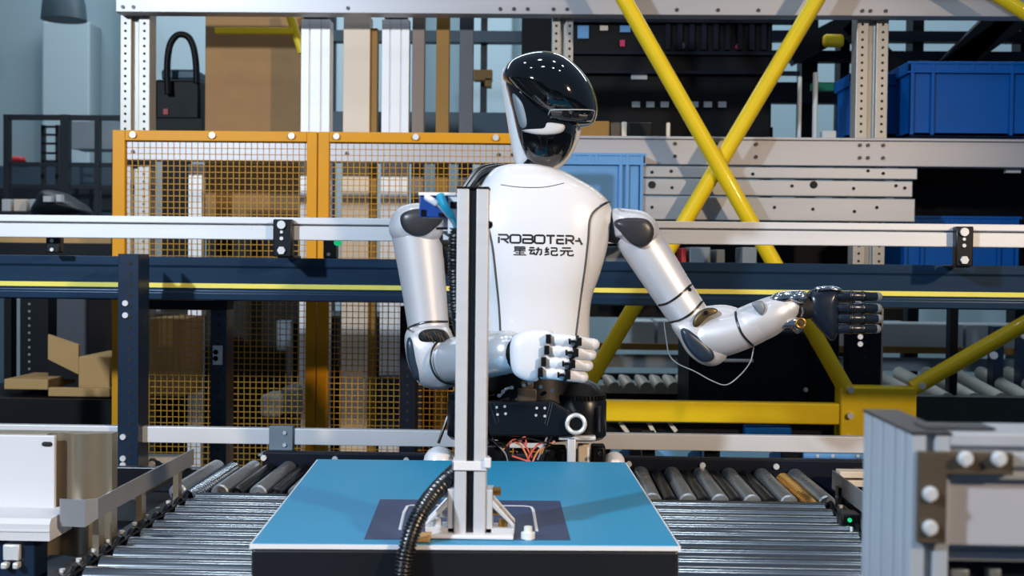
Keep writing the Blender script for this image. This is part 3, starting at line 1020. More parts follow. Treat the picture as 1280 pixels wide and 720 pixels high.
def ribbon(mb, pl, wpx, off=.0012, bvh=None, vertical=None):
    """flat ribbon along a pixel polyline wpx wide, laid on the surface"""
    dens = []
    for a, b in zip(pl[:-1], pl[1:]):
        n = max(2, int(math.dist(a, b) / 2))
        for k in range(n):
            dens.append((a[0] + (b[0] - a[0]) * k / n, a[1] + (b[1] - a[1]) * k / n))
    dens.append(pl[-1])
    vs, fs = [], []
    for i, q in enumerate(dens):
        a = dens[max(0, i - 1)]; b = dens[min(len(dens) - 1, i + 1)]
        dx, dy = b[0] - a[0], b[1] - a[1]; L = math.hypot(dx, dy) or 1
        nx, ny = -dy / L * wpx / 2, dx / L * wpx / 2
        vs += [on(q[0] + nx, q[1] + ny, off, bvh), on(q[0] - nx, q[1] - ny, off, bvh)]
        if i:
            k = len(vs) - 4
            fs.append((k, k + 1, k + 3, k + 2))
    mb.add(vs, fs)


# seams on the chest
for pl in ([(763, 251), (752, 257), (742, 265), (737, 276), (735, 300), (731, 335), (726, 370), (719, 425)], [(611, 286), (616, 310), (620, 345), (624, 385), (626, 425)]):
    q = [tuple(on(a, b, 0.0)) for a, b in spline(pl, 8)]
    m = MB(); m.tube(q, .0032, 6); m.build('seam', 'seam_grey', torso)
m = MB(); m.tube([tuple(on(a, b, 0)) for a, b in spline([(626, 231), (650, 234), (680, 234), (705, 229)], 8)], .0012, 6); m.build('neck_seam', 'seam_grey', torso)
# lettering
LET = MB()


def letters(strokes, x0, y0, wd, ht, slope, lw):
    lw *= 1.2
    for st in strokes:
        pl = [(x0 + a * wd, y0 + b * ht + slope * (x0 + a * wd)) for a, b in st]
        ribbon(LET, pl, lw)


G = {'R': [[(0, .02), (.85, .02), (.98, .2), (.98, .42), (.85, .56), (.25, .56)], [(.08, .28), (.08, 1.05)], [(.55, .58), (1.0, 1.03)]],
     'O': [[(.15, .02), (.85, .02), (.97, .15), (.97, .85), (.85, .98), (.15, .98), (.03, .85), (.03, .15), (.15, .02)]],
     'B': [[(0, .02), (.85, .02), (.97, .15), (.97, .38), (.85, .5), (0.06, .5)], [(.85, .5), (1.0, .62), (1.0, .86), (.88, .98), (.06, .98), (.06, .45)]],
     'T': [[(0, .03), (1.0, .03)], [(.5, .05), (.5, 1.05)]],
     'E': [[(.05, .03), (1.0, .03)], [(.05, .5), (.95, .5)], [(.05, .97), (1.0, .97)], [(.08, .44), (.08, 1.0)]],
     'A': [[(.5, .25), (1.02, 1.1)], [(.0, .62), (.62, .62)]]}
xs = 622.5
for ch, wd in (('R', 13), ('O', 13.5), ('B', 13), ('O', 13), ('T', 10.5), ('E', 9.5), ('R', 10), ('A', 8.5)):
    letters(G[ch], xs, 281.8 if True else 0, wd, 10.2, .018, 1.9)
    xs += wd + 2.0
K = {'xing': [[(.12, .02), (.88, .02), (.88, .34), (.12, .34), (.12, .02)], [(.12, .18), (.88, .18)], [(.2, .4), (.05, .62)], [(.15, .52), (.92, .52)], [(.5, .36), (.5, 1.0)], [(.18, .76), (.84, .76)], [(.02, 1.0), (.98, 1.0)]],
     'dong': [[(.06, .1), (.42, .1)], [(.0, .38), (.48, .38)], [(.24, .4), (.08, .86), (.44, .82)], [(.36, .62), (.5, .98)], [(.54, .3), (.96, .3), (.94, .85), (.8, .98)], [(.72, .02), (.7, .5), (.54, 1.0)]],
     'ji': [[(.24, .0), (.08, .32), (.32, .32)], [(.36, .2), (.06, .62), (.36, .58)], [(.02, .95), (.38, .82)], [(.5, .08), (.94, .08), (.94, .46), (.54, .46)], [(.54, .46), (.54, .88), (.62, .97), (.98, .97), (.98, .78)]],
     'yuan': [[(.18, .06), (.84, .06)], [(.02, .42), (.98, .42)], [(.36, .44), (.3, .78), (.04, 1.0)], [(.62, .44), (.62, .9), (.7, .98), (1.0, .98), (1.0, .78)]]}
xs = 641.5
for k in ('xing', 'dong', 'ji', 'yuan'):
    letters(K[k], xs, 296.6, 16.6, 10.2, .018, 1.05 if k == 'xing' else 1.5)
    xs += 19.4
LET.build('chest_lettering', 'text_black', torso, smooth=False)

# collar straps and neck
m = MB()
for k, pl in enumerate(([(584, 238), (598, 219), (612, 211), (630, 208)], [(588, 238), (604, 222), (618, 214), (632, 211)], [(580, 236), (596, 214), (612, 208), (626, 207)])):
    m.tube(spline([tuple(rp(a, b, .02 + .02 * k)) for a, b in pl], 6), .008, 8)
m.each('shoulder_strap', 'black_rubber', torso)
m = MB(); m.tube([rp(668, 232, .0), rp(671, 214, .0), rp(673, 196, -.0)], [S(24, YQ), S(19, YQ), S(17, YQ)], 18); m.build('neck', 'black_plastic', bot)

# ---- head
head = empty('head', tuple(rp(680, 210)))
head.parent = bot; head.location = ORG[head.name] - ORG[bot.name]
m = MB(); m.inflate([(626, 94), (631, 84), (645, 74), (668, 71), (695, 78), (716, 100), (726, 130), (727, 160), (719, 186), (707, 204), (688, 217), (672, 214), (655, 211), (645, 205), (640, 188), (634, 152), (629, 120)], YQ + .03, .085, .115, p=2.4)
m.build('head_shell', 'white_shell', head, ang=60)
m = MB(); m.inflate([(630, 96), (640, 84), (668, 80), (700, 96), (718, 130), (722, 160), (717, 182), (705, 201), (688, 211), (672, 210), (661, 203), (653, 190), (647, 172), (640, 140)], YQ - .005, .085, .06, p=2.6)
chin = m.build('face_screen', 'gloss_black', head, ang=60)
CB = m.bvh()
m = MB(); m.inflate([(640, 118), (648, 120), (660, 136), (672, 147), (690, 154), (702, 157), (702, 164), (690, 168), (664, 167), (652, 162), (646, 146)], YQ - .055, .030, .03, p=3)
m.build('cheek_panel', 'machine_grey', head, ang=60)
m = MB(); m.inflate([(684, 153), (696, 154), (706, 157), (703, 165), (690, 169), (670, 169), (652, 163), (668, 163), (680, 160)], YQ - .078, .016, .02, p=3)
m.build('sheen_strip', 'panel_white', head, ang=60)  # silver sheen of the head recess put into a pale strip
m = MB(); m.inflate([(628, 97), (631, 86), (640, 75), (660, 67), (683, 65), (705, 71), (724, 86), (738, 104), (745, 122), (747, 140), (743, 152), (733, 157.5), (712, 157), (692, 155), (676, 147), (660, 133), (646, 118), (636, 107)], YQ - .03, .115, .12, nr=12, N=72, p=2.1)
vis = m.build('helmet_visor', 'gloss_black', head, ang=60)
VB = m.bvh()
# sensor slot
def vpt(px, py, off=0.0):
    h = hit(VB, px, py)
    return (h if h else rp(px, py, -.1)) - ray(px, py).normalized() * off
m = MB()
sl = [(687, 140), (690, 137.3), (715, 137), (738, 137.5), (743, 140), (740, 149.5), (735, 151.5), (712, 150), (690, 147.5), (686, 144)]
m.tube([tuple(vpt(a, b, .001)) for a, b in closed(sl, 40)] + [tuple(vpt(*closed(sl, 40)[0], .001))], .0014, 6)
m.build('slot_rim', 'machine_pale', vis)
m = MB(); m.tube([tuple(vpt(a, b, -.003)) for a, b in ((690, 142.5), (700, 143.2), (712, 143.8), (724, 144.2), (736, 144.8))], S(5, YQ), 10, flat=.6); m.build('sensor_bar', 'joint_cover', vis)
m = MB()
for q in ((707, 142.5), (719, 143.5), (737, 145)):
    c = vpt(q[0], q[1], .006); m.ring(c, (0, 1, 0), .0075, .002, 16, 6); disc(m, c, .006, .003, 14)
m.each('lens', 'black_metal', vis)

# ---- limbs
def limb(name, parent, pts, rads, mm, n=24, round_ends=True, flat=None, per=5):
    q = spline([tuple(P(a, b, YQ + d)) + (S(r, YQ + d),) for (a, b, d), r in zip(pts, rads)], per)
    m = MB(); m.tube([x[:3] for x in q], [x[3] for x in q], n, round_ends=round_ends, flat=flat)
    return m.build(name, mm, parent, ang=60), m.bvh()


def band(parent, pts2, bvh, mm='black_rubber', r=.0032):
    m = MB(); q = [tuple(on(a, b, .0, bvh)) for a, b in spline(pts2, 10)]
    m.tube(q, r, 8); return m.build('joint_ring', mm, parent)


def plate(name, parent, outline, Yoff, df, mm, p=3.0):
    m = MB(); m.inflate(outline, YQ + Yoff, df, .02, nr=6, p=p); o = m.build(name, mm, parent, ang=60); return o, m.bvh()


# right-hand side of the picture: the outstretched arm
arm = empty('arm', tuple(rp(797, 290))); arm.parent = bot; arm.location = ORG[arm.name] - ORG[bot.name]
limb('shoulder_joint', arm, [(752, 280, .0), (778, 284, .0)], [20, 22], 'joint_cover')
plate('shoulder_shell', arm, [(763, 263), (785, 261), (806, 265), (820, 277), (824, 293), (816, 308), (800, 316), (784, 309), (773, 299), (765, 293)], .0, .075, 'silver_shell', 2.6)
plate('shoulder_cover', arm, [(767, 279), (776, 273), (796, 272), (810, 275), (817.5, 287), (814, 302), (802, 309.5), (788, 304), (776, 291)], -.062, .022, 'joint_cover')
ua, ub = limb('upper_arm', arm, [(797, 296, .0), (820, 332, -.005), (843, 368, -.01), (858, 390, -.015), (872, 410, -.02)], [28, 27, 25.5, 25, 24], 'silver_shell')
band(ua, [(823.5, 381.5), (834, 379), (848, 370), (864, 355.5)], ub); band(ua, [(837, 403), (850, 400), (865, 391), (878, 376.5)], ub)
m = MB(); disc(m, on(862, 362, 0, ub), .005, .004); m.each('screw', 'black_metal', ua)
plate('elbow_shell', arm, [(839, 404), (849, 424), (860, 442), (877, 455), (894, 457), (908, 446), (908, 425), (896, 407), (880, 396), (860, 394)], -.03, .05, 'silver_shell', 2.6)
plate('elbow_cover', arm, [(851, 411.5), (858, 410.5), (874, 421), (889, 435), (893, 447), (885, 452.5), (873, 450), (861, 438), (853, 424)], -.068, .018, 'joint_cover_blue')
fa, fb = limb('forearm', arm, [(880, 421, -.03), (905, 418, -.04), (930, 411, -.05), (945, 405, -.055)], [27, 27, 25, 24], 'silver_shell')
rc, _ = plate('elbow_recess', arm, [(866, 407), (868, 397), (880, 386), (893, 385), (897, 390), (884, 397), (873, 408)], -.076, .008, 'gold_inside')
m = MB(); disc(m, rp(882, 391, -.086), .006, .004, 10); m.each('screw', 'black_metal', rc)
limb('forearm_web', arm, [(880, 395, -.03), (905, 394, -.04), (925, 401, -.045)], [12, 13, 14], 'silver_shell')
limb('cuff', arm, [(933, 408, -.05), (955, 399, -.055), (972, 390, -.06), (984, 384, -.06)], [25, 25, 22, 17], 'silver_shell')
band(fa, [(919.5, 390), (921, 401), (928, 418), (941, 432)], fb)
m = MB(); m.inflate([(940, 380), (952, 376), (957, 386), (951, 394)], YQ - .105, .006, .02, nr=4); m.build('cuff_notch', 'machine_grey', arm)
limb('wrist_joint', arm, [(976, 384, -.05), (996, 384, -.05), (1014, 384, -.05)], [17, 16, 14], 'dark_gap')
m = MB()
m.inflate([(962, 374), (970, 366), (990, 363), (1006, 364), (1009, 371), (998, 375), (978, 381), (968, 382)], YQ - .075, .02, .03, nr=5)
m.inflate([(985, 372), (996, 366), (1008, 367), (1006, 380), (996, 378)], YQ - .09, .012, .02, nr=4)
m.each('wrist_bracket', 'chrome', arm)
m = MB()
m.inflate([(972, 404), (985, 398), (999, 396), (1008, 402), (1003, 412), (996, 417), (988, 410), (976, 410)], YQ - .08, .018, .03, nr=5)
m.tube([rp(1002, 396, -.09), rp(1004, 390, -.09), rp(1003, 384, -.09)], .0025, 6)
wl = m.build('wrist_lug', 'chrome', arm)
m = MB(); m.ring(rp(1001, 404, -.102), (0, 1, 0), .0115, .003, 20, 8); m.build('pivot_ring', 'brass', arm)
m = MB(); disc(m, rp(1001, 404, -.098), .009, .004, 16); disc(m, rp(1001, 404, -.102), .003, .004, 8); m.each('pivot_pin', 'gold_inside', arm)
hand = empty('hand', tuple(rp(1030, 390, -.05))); hand.parent = bot; hand.location = ORG[hand.name] - ORG[bot.name]
m = MB(); m.inflate([(1007, 374), (1011, 364), (1024, 359.5), (1040, 359), (1047, 364), (1047, 392), (1046, 417), (1040, 426), (1030, 418), (1016, 402), (1008, 390)], YQ - .05, .035, .035, p=2.6)
m.build('palm', 'hand_blue_black', hand, ang=60)
m = MB(); m.inflate([(1020, 359), (1040, 357.5), (1052, 361), (1050, 364), (1036, 362.5), (1022, 364)], YQ - .07, .012, .03, nr=4); m.build('knuckle_guard', 'chrome', hand)


def finger(parent, pts, r, body, joint, tip, knuckles, nm='finger', flat=.85):
    q = spline([tuple(P(a, b, YQ + d)) for a, b, d in pts], 5)
    rs = [S(r, YQ) * (1 - .12 * i / (len(q) - 1)) for i in range(len(q))]
    m = MB(); m.tube(q, rs, 14, round_ends=True, flat=flat)
    m.slot(1)
    for k in knuckles:
        i = int(k * (len(q) - 1)); a = Vector(q[max(0, i - 1)]); b = Vector(q[min(len(q) - 1, i + 1)]); t = (b - a).normalized(); c = Vector(q[i])
        m.tube([c - t * .0045, c - t * .003, c + t * .003, c + t * .0045], [rs[i] * .98, rs[i] * 1.1, rs[i] * 1.1, rs[i] * .98], 14, flat=flat)
    m.slot(2)
    a = Vector(q[-1]); t = (a - Vector(q[-2])).normalized()
    m.tube([a - t * .006, a + t * .001], [rs[-1] * 1.04] * 2, 14, round_ends=True, flat=flat)
    return m.build(nm, [body, joint, tip], parent, ang=60)


for k, (y0, y1, xe) in enumerate(((370, 371, 1097), (385, 385.5, 1097), (398, 398.5, 1098), (411, 411, 1096))):
    finger(hand, [(1043, y0, -.055), (1060, y0, -.065), (1078, (y0 + y1) / 2, -.06), (xe, y1, -.035)], 6.4 - .25 * (k == 3), 'hand_blue_black', 'black_rubber', 'machine_grey', (.1, .42, .68))
finger(hand, [(1016, 368, .0), (1038, 371, .03), (1056, 376, .04), (1072, 381, .035)], 6.4, 'hand_blue_black', 'black_rubber', 'machine_grey', (.4, .7), 'thumb')
# loose wire under the elbow
m = MB(); m.tube(spline([tuple(rp(a, b, d)) for a, b, d in ((830, 402, .02), (833, 425, .0), (837, 444, -.02), (848, 455, -.04), (868, 464, -.06), (890, 476, -.07), (908, 481, -.07), (925, 469, -.07), (938, 452, -.06), (942, 434, -.05))], 6), .0016, 6)
m.build('sensor_wire', 'wire_grey', arm)

# left-hand side of the picture: the arm bent across the waist
arm2 = empty('arm', tuple(rp(525, 285))); arm2.parent = bot; arm2.location = ORG[arm2.name] - ORG[bot.name]
limb('shoulder_joint', arm2, [(592, 285, .01), (566, 290, .01), (548, 293, .0)], [20, 20, 15], 'joint_cover')
plate('shoulder_shell', arm2, [(487, 292), (489, 272), (502, 258), (525, 253.5), (550, 256), (575, 262), (582, 270), (574, 278), (560, 284), (550, 300), (530, 308), (502, 306)], .0, .075, 'silver_shell', 2.6)
plate('shoulder_cover', arm2, [(500, 275), (504, 266), (520, 261), (545, 261), (557, 271), (546, 284), (533, 294), (518, 295.5), (505, 288)], -.062, .02, 'joint_cover')
ua2, ub2 = limb('upper_arm', arm2, [(521, 292, .0), (526, 330, -.002), (531, 370, -.004), (535, 405, -.006), (538, 425, -.01)], [32, 29.5, 27.5, 26, 25], 'silver_shell')
band(ua2, [(509, 411), (520, 406), (535, 402.5), (559, 402)], ub2)
m = MB(); m.tube(spline([tuple(rp(a, b, .01)) for a, b in ((548, 300), (556, 318), (563, 338), (566, 352))], 5), [.02] * 6 + [.014] * 6 + [.008] * 4, 10); m.build('shoulder_linkage', 'navy', arm2)
plate('elbow_shell', arm2, [(507, 417), (516, 407), (540, 404), (560, 408), (568, 424), (578, 436), (578, 474), (566, 484), (545, 486), (526, 480), (514, 462), (508, 440)], -.02, .085, 'silver_shell', 2.8)
plate('elbow_cover', arm2, [(508.5, 427), (513, 420.5), (522, 428), (528, 445), (527.5, 464), (521, 476), (514, 464), (509, 446)], -.078, .02, 'joint_cover_blue')
rc, _ = plate('elbow_recess', arm2, [(523, 419), (530, 412.5), (546, 411), (558, 415), (562, 427), (545, 427.5), (527, 427)], -.092, .016, 'dark_gap')
m = MB()
for k in range(7):
    a = (528 + k * 4.6, 414 + (k % 3) * 3)
    m.tube(spline([tuple(rp(a[0], a[1], -.109)), tuple(rp(a[0] + 3, a[1] + 4, -.114)), tuple(rp(a[0] + 5, a[1] + 9, -.108))], 4), .0018, 5)
m.each('inner_wiring', 'bracket_brown', rc)
fa2, fb2 = limb('forearm', arm2, [(556, 452, -.05), (585, 448, -.13), (612, 443, -.2), (634, 440, -.26)], [28, 30, 29, 27], 'satin_chrome', n=32)
m = MB(); c0 = rp(562, 451, -.085); m.ring(c0, Vector(rp(612, 443, -.2)) - Vector(rp(556, 452, -.05)), S(29, YQ - .1), .003, 36, 6); m.build('joint_ring', 'black_rubber', fa2)
limb('wrist_joint', arm2, [(630, 441, -.25), (642, 441, -.275), (652, 441, -.29)], [23, 21, 20], 'black_plastic')
hand2 = empty('hand', tuple(rp(690, 445, -.3))); hand2.parent = bot; hand2.location = ORG[hand2.name] - ORG[bot.name]
m = MB(); m.inflate([(637, 440), (640, 423), (652, 414), (672, 411), (688, 413), (692, 420), (688, 437), (682, 455), (674, 474), (664, 477), (650, 473), (640, 463)], YQ - .31, .03, .035, p=2.8)
m.build('palm', 'white_shell', hand2, ang=60)
fing = (((690, 424), (720, 427), (748, 431)), ((688, 438), (716, 441), (744, 444)), ((684, 452.5), (712, 455), (740, 457.5)), ((680, 466), (706, 469), (734, 472)))
for k, (a, b, c) in enumerate(fing):
    f = finger(hand2, [(a[0] - 4, a[1] - .3, -.32), (a[0] + 8, a[1] + .7, -.335), (b[0], b[1], -.335), (c[0] - 6, c[1] - .5, -.315)], 7.3, 'white_shell', 'black_rubber', 'white_shell', (.02, .71))
    m = MB()
    hb = hbox
    for px, py, w_, h_ in ((a[0] - 4.5, a[1], 6.4, 11), (b[0] + 4, b[1] + .4, 6.5, 10), (b[0] - 4, b[1], 7, 3.2), (b[0] - 8, b[1], 2.5, 7)):
        hbox(m, px - w_ / 2, px + w_ / 2, py - h_ / 2, py + h_ / 2, YQ - .365 + (.010 if w_ == 6.4 else .004), .03)
    m.each('knuckle', 'black_plastic', f, bevel=.0015)
finger(hand2, [(656, 424, -.27), (676, 430, -.24), (694, 437, -.235), (708, 442, -.25)], 7, 'white_shell', 'black_rubber', 'white_shell', (.4, .7), 'thumb')

# ---- waist machinery
pel = empty('pelvis', tuple(rp(672, 520))); pel.parent = bot; pel.location = ORG[pel.name] - ORG[bot.name]
limb('waist_core', pel, [(668, 465, .02), (668, 495, .02), (668, 520, .02), (668, 545, .02)], [56, 60, 64, 58], 'black_plastic', round_ends=False)
m = MB()
fpts = [(604, 503), (690, 502), (712, 514), (722, 545), (700, 547), (612, 546)]
m.prism([tuple(P(a, b, YQ - .15)) for a, b in fpts], (0, .05, 0)); wp = m.build('waist_plate', 'black_metal', pel, bevel=.006, smooth=False)
m = MB()
for q in ((621, 509), (631, 508), (622, 518), (632, 517), (671, 510), (681, 510), (670, 519), (681, 520)):
    disc(m, P(q[0], q[1], YQ - .15), .0035, .003, 8)
m.each('screw', 'steel_bright', wp)
m = MB()
for a, b in (((612, 503), (620, 530)), ((618, 503), (624, 528)), ((691, 503), (684, 532)), ((688, 503), (681, 530)), ((690, 503), (733, 527))):
    m.tube([P(a[0], a[1], YQ - .1515), P(b[0], b[1], YQ - .1515)], .0011, 5)
m.each('edge_line', 'steel_dark', wp)
for cx, nm in ((727, 1), (590, 0)):
    m = MB()
    c = rp(cx, 520, -.06)
    za = rp(cx, 497, -.06).z; zb_ = rp(cx, 548, -.06).z; R = S(31, YQ - .06)
    m.tube([(c.x, c.y, zb_), (c.x, c.y, zb_ + .01), (c.x, c.y, za - .01), (c.x, c.y, za)], [R * .85, R, R, R * .92], 30)
    hm = m.build('hip_motor', 'black_metal', pel, ang=50)
    m = MB()
    for k in range(40):
        a = 2 * math.pi * k / 40
        m.obox((c.x + R * .86 * math.cos(a), c.y + R * .86 * math.sin(a), za + .004), (c.x + R * .98 * math.cos(a), c.y + R * .98 * math.sin(a), za + .004), .006, .012, (0, 0, 1))
    tag(m.build('gear_tooth', 'black_plastic', hm, smooth=False), kind='stuff')
    m = MB(); m.tube([(c.x, c.y, za + .0), (c.x, c.y, za + .012), (c.x, c.y, za + .035), (c.x, c.y, za + .042)], [R * .9, R * .82, R * .5, R * .2], 30); m.build('motor_dome', 'black_plastic', hm, ang=60)
    if nm:
        q = rp(720, 530, -.165); m = MB(); m.ring(q, (0, 1, 0), S(10.5, YQ), .0055, 28, 8); m.build('bearing_ring', 'steel_bright', hm)
        m = MB(); m.cyl(q, q + Vector((0, .1, 0)), S(9, YQ), 24); m.build('bearing_hub', 'black_plastic', hm)
        m = MB(); hbox(m, 748, 751, 508, 540, YQ - .128, .006); m.build('motor_strip', 'joint_cover', hm)
# small parts above the plate
m = MB(); hbox(m, 647, 671, 486, 502, YQ - .12, .03); hbox(m, 651, 667, 477, 490, YQ - .11, .02); m.each('clamp_block', 'bracket_brown', pel, bevel=.003)
m = MB()
for q in ((655, 481), (676, 483), (640, 484), (624, 494), (690, 487), (629, 489), (662, 478)):
    disc(m, P(q[0], q[1], YQ - .12), .005, .01, 8)
m.tube([P(624, 496, YQ - .12), P(632, 487, YQ - .12), P(640, 484, YQ - .12)], .004, 6)
m.each('waist_bolt', 'chrome', pel)
# bracket, boxes, wiring below
m = MB(); hbox(m, 709, 720, 546, 590, YQ - .14, .03); hbox(m, 698, 745, 545, 551, YQ - .14, .1); m.build('hip_bracket', 'rail_white', pel, bevel=.004)
m = MB(); hbox(m, 722, 737, 556, 590, YQ - .1, .03); m.build('hip_bracket', 'strip_beige', pel, bevel=.004)
m = MB(); hbox(m, 606, 636, 556, 592, YQ - .1, .08); hbox(m, 680, 708, 561, 592, YQ - .1, .08); hbox(m, 739, 757, 558, 592, YQ - .05, .06); m.each('driver_box', 'black_plastic', pel, bevel=.006)
m = MB()
for q in ((692, 552), (672, 561), (686, 566), (609, 553), (750, 567), (644, 566)):
    disc(m, P(q[0], q[1], YQ - .13), .005, .008, 8)
m.each('waist_bolt', 'chrome', pel)
for mm, paths in (('wire_red', [[(632, 560), (642, 550), (655, 555), (665, 572)], [(655, 588), (662, 570), (672, 556), (684, 553)], [(650, 552), (656, 546), (658, 556)], [(640, 570), (652, 574), (664, 578)]]),
                  ('wire_orange', [[(628, 563), (640, 553), (652, 558), (662, 577)], [(663, 585), (672, 565), (684, 558), (694, 552)]]),
                  ('black_rubber', [[(606, 545), (618, 552), (630, 556), (636, 575)], [(612, 540), (622, 556), (634, 560), (640, 585)], [(690, 545), (684, 556), (676, 575)], [(640, 552), (660, 548), (690, 556)]]),
                  ('wire_grey', [[(618, 552), (628, 562), (634, 572), (636, 590)], [(686, 541), (680, 556), (672, 575)]])):
    m = MB()
    for i, pl in enumerate(paths):
        m.tube(spline([tuple(P(a, b, YQ - .135 - .006 * i)) for a, b in pl], 6), .0024, 6)
    m.each('wire_bundle', mm, pel)
# legs
for s, px in ((-1, 549), (1, 768)):
    lg = empty('leg', tuple(rp(px, 560))); lg.parent = bot; lg.location = ORG[lg.name] - ORG[bot.name]
    x = rp(px, 575, -.0).x
    m = MB()
    zt_ = rp(px, 556).z
    m.tube([(x, YQ, zt_ - .045), (x, YQ, .62), (x * .92, YQ, .50)], [S(19 if s < 0 else 12.5, YQ) * 1.05, S(26, YQ) if s > 0 else S(23, YQ), .045], 24, round_ends=True)
    m.build('thigh', 'white_shell', lg, ang=60)
    m = MB(); m.tube([(x * .92, YQ, .5), (x * .9, YQ + .01, .3), (x * .88, YQ + .01, .09)], [.05, .05, .035], 20, round_ends=True); m.build('shin', 'silver_shell', lg, ang=60)
    m = MB(); m.cyl((x * .92 - .055, YQ, .5), (x * .92 + .055, YQ, .5), .045, 20); m.build('knee', 'joint_cover', lg, ang=60)
    m = MB(); m.tube([(x * .88, YQ + .09, .035), (x * .88, YQ - .03, .04), (x * .88, YQ - .15, .028)], [.035, .042, .028], 16, round_ends=True); m.build('foot', 'joint_cover', lg, ang=60)
m = MB(); m.tube([rp(548, 554, -.03), rp(553, 540, -.03), rp(560, 520, -.02)], .004, 8); m.build('hip_cable', 'black_rubber', pel)

# ================================================================== FOREGROUND FRAME, right
fg = empty('profile_frame', (.42, 1.25, 0), 'aluminium profile machine frame with brown corner bracket at the right front', 'frame')
XF = (1140 - 680) * 1.2 / F
ZF = P(1143, 541, 1.2).z
m = MB(); sect_v(m, slotted(.038, .18, [.019], .009, .01, ss=[.03, .075, .12, .155]), XF, 1.2, 0, ZF - .002); m.build('upright', 'aluminium_fg', fg, smooth=False, bevel=.0015)
m = MB(); hh = .046
sect_h(m, slotted(hh, .085, [hh * .22, hh * .66], .006, .008), XF + .038, XF + .6, 1.2, ZF - hh); m.build('top_profile', 'aluminium_fg', fg, smooth=False, bevel=.0015)
m = MB(); m.box((XF - .001, 1.199, ZF - .002), (XF + .039, 1.381, ZF + .001)); m.box((XF + .02, 1.22, ZF + .001), (XF + .09, 1.26, ZF + .003)); m.build('end_cap', 'joint_cover', fg, smooth=False)
a = P(1146, 563, 1.2); b = P(1262, 592, 1.2); c = P(1178, 677, 1.2)
m = MB(); m.prism([(a.x, 1.19, a.z), (b.x, 1.19, a.z), (b.x, 1.19, b.z), (c.x, 1.19, b.z), (c.x, 1.19, c.z), (a.x, 1.19, c.z)], (0, .01, 0)); cb = m.build('corner_bracket', 'bracket_brown', fg, smooth=False, bevel=.001)
m = MB()
for q in ((1206, 573), (1248, 573), (1162, 617), (1162, 659)):
    disc(m, P(q[0], q[1], 1.19), .0075, .004, 18); disc(m, P(q[0] + 1, q[1], 1.186), .0055, .006, 6)
m.each('bolt', 'steel_bright', cb)
m = MB(); xq = P(1190, 640, 1.25).x; m.box((XF + .038, 1.208, P(1200, 680, 1.21).z), (XF + .6, 1.214, ZF - hh + .002)); m.build('frosted_panel', 'frosted', fg, smooth=False)
m = MB(); z1_ = P(1230, 677, 1.22).z; z0_ = P(1230, 706, 1.22).z; sect_h(m, slotted(z1_ - z0_, .04, [(z1_ - z0_) / 2], .004, .006), XF + .038, XF + .6, 1.235, z0_); m.build('middle_profile', 'aluminium_fg', fg, smooth=False, bevel=.001)
m = MB(); m.box((XF + .038, 1.26, z0_ - .3), (XF + .6, 1.3, z0_ - .002)); m.build('lower_panel', 'navy', fg, smooth=False)
m = MB(); hbox(m, 1235, 1252, 711, 725, 1.25, .02); hbox(m, 1188, 1212, 712, 730, 1.25, .02); m.each('connector', 'machine_grey', fg, bevel=.002)

# ================================================================== BLUE CRATES
def crate(xa, xb, yt, yb, Y, dep, mm, label, ribs):
    c = P((xa + xb) / 2, yb, Y)
    r = empty('crate', c, label, 'crate', 'blue plastic crates on the rack')
    x0 = P(xa, (yt + yb) / 2, Y).x; x1 = P(xb, (yt + yb) / 2, Y).x
    z0 = c.z; z1 = P((xa + xb) / 2, yt, Y).z
    H = z1 - z0; W = x1 - x0
    m = MB()
    t = .012
    m.box((x0 + t, Y + t, z0), (x1 - t, Y + t * 2, z1 - .02)); m.box((x0 + t, Y + dep - t * 2, z0), (x1 - t, Y + dep - t, z1 - .02))
    m.box((x0 + t, Y + t, z0), (x0 + 2 * t, Y + dep - t, z1 - .02)); m.box((x1 - 2 * t, Y + t, z0), (x1 - t, Y + dep - t, z1 - .02)); m.box((x0 + t, Y + t, z0), (x1 - t, Y + dep - t, z0 + .01))
    m.build('body', mm, r, smooth=False)
    m = MB(); hr = min(.05, H * .2)
    for q in (((x0, Y), (x1, Y + t)), ((x0, Y + dep - t), (x1, Y + dep)), ((x0, Y), (x0 + t, Y + dep)), ((x1 - t, Y), (x1, Y + dep))):
        m.box((q[0][0], q[0][1], z1 - hr), (q[1][0], q[1][1], z1))
    m.box((x0 - .004, Y - .004, z1 - .012), (x1 + .004, Y + .001, z1)); m.box((x0 - .004, Y - .004, z1 - hr), (x1 + .004, Y + .001, z1 - hr + .008))
    m.build('rim', mm, r, bevel=.002, smooth=False)
    for f in ribs:
        full = f < 0 or f in (0.03, .97)
        fx = abs(f)
        m = MB(); x = x0 + W * fx
        m.box((x - .007, Y - .003, z0 if full else z1 - hr), (x + .007, Y + t, z1 - .001)); m.build('rib', mm, r, bevel=.002, smooth=False)
    return r


crate(1135, 1318, 77, 169, 5.22, .36, 'crate_blue', 'large blue plastic crate on the upper rack beam at right', (.03, -.17, .33, .44, .56, -.71, .85, .97))
crate(1062, 1134, 92, 169.5, 5.42, .3, 'crate_blue', 'blue crate half hidden behind the right rack upright', (.03, .97))
crate(1128, 1276, 270, 335, 5.35, .36, 'crate_blue', 'blue plastic crate low on the rack behind the right rail clamp', (.03, -.17, .38, .5, .63, -.82, .97))
crate(668, 806, 191, 300, 5.05, .12, 'crate_pale', 'pale blue crate behind the robot neck and shoulder', (.03, .3, .36, .5, .56, -.78, -.84, .97))

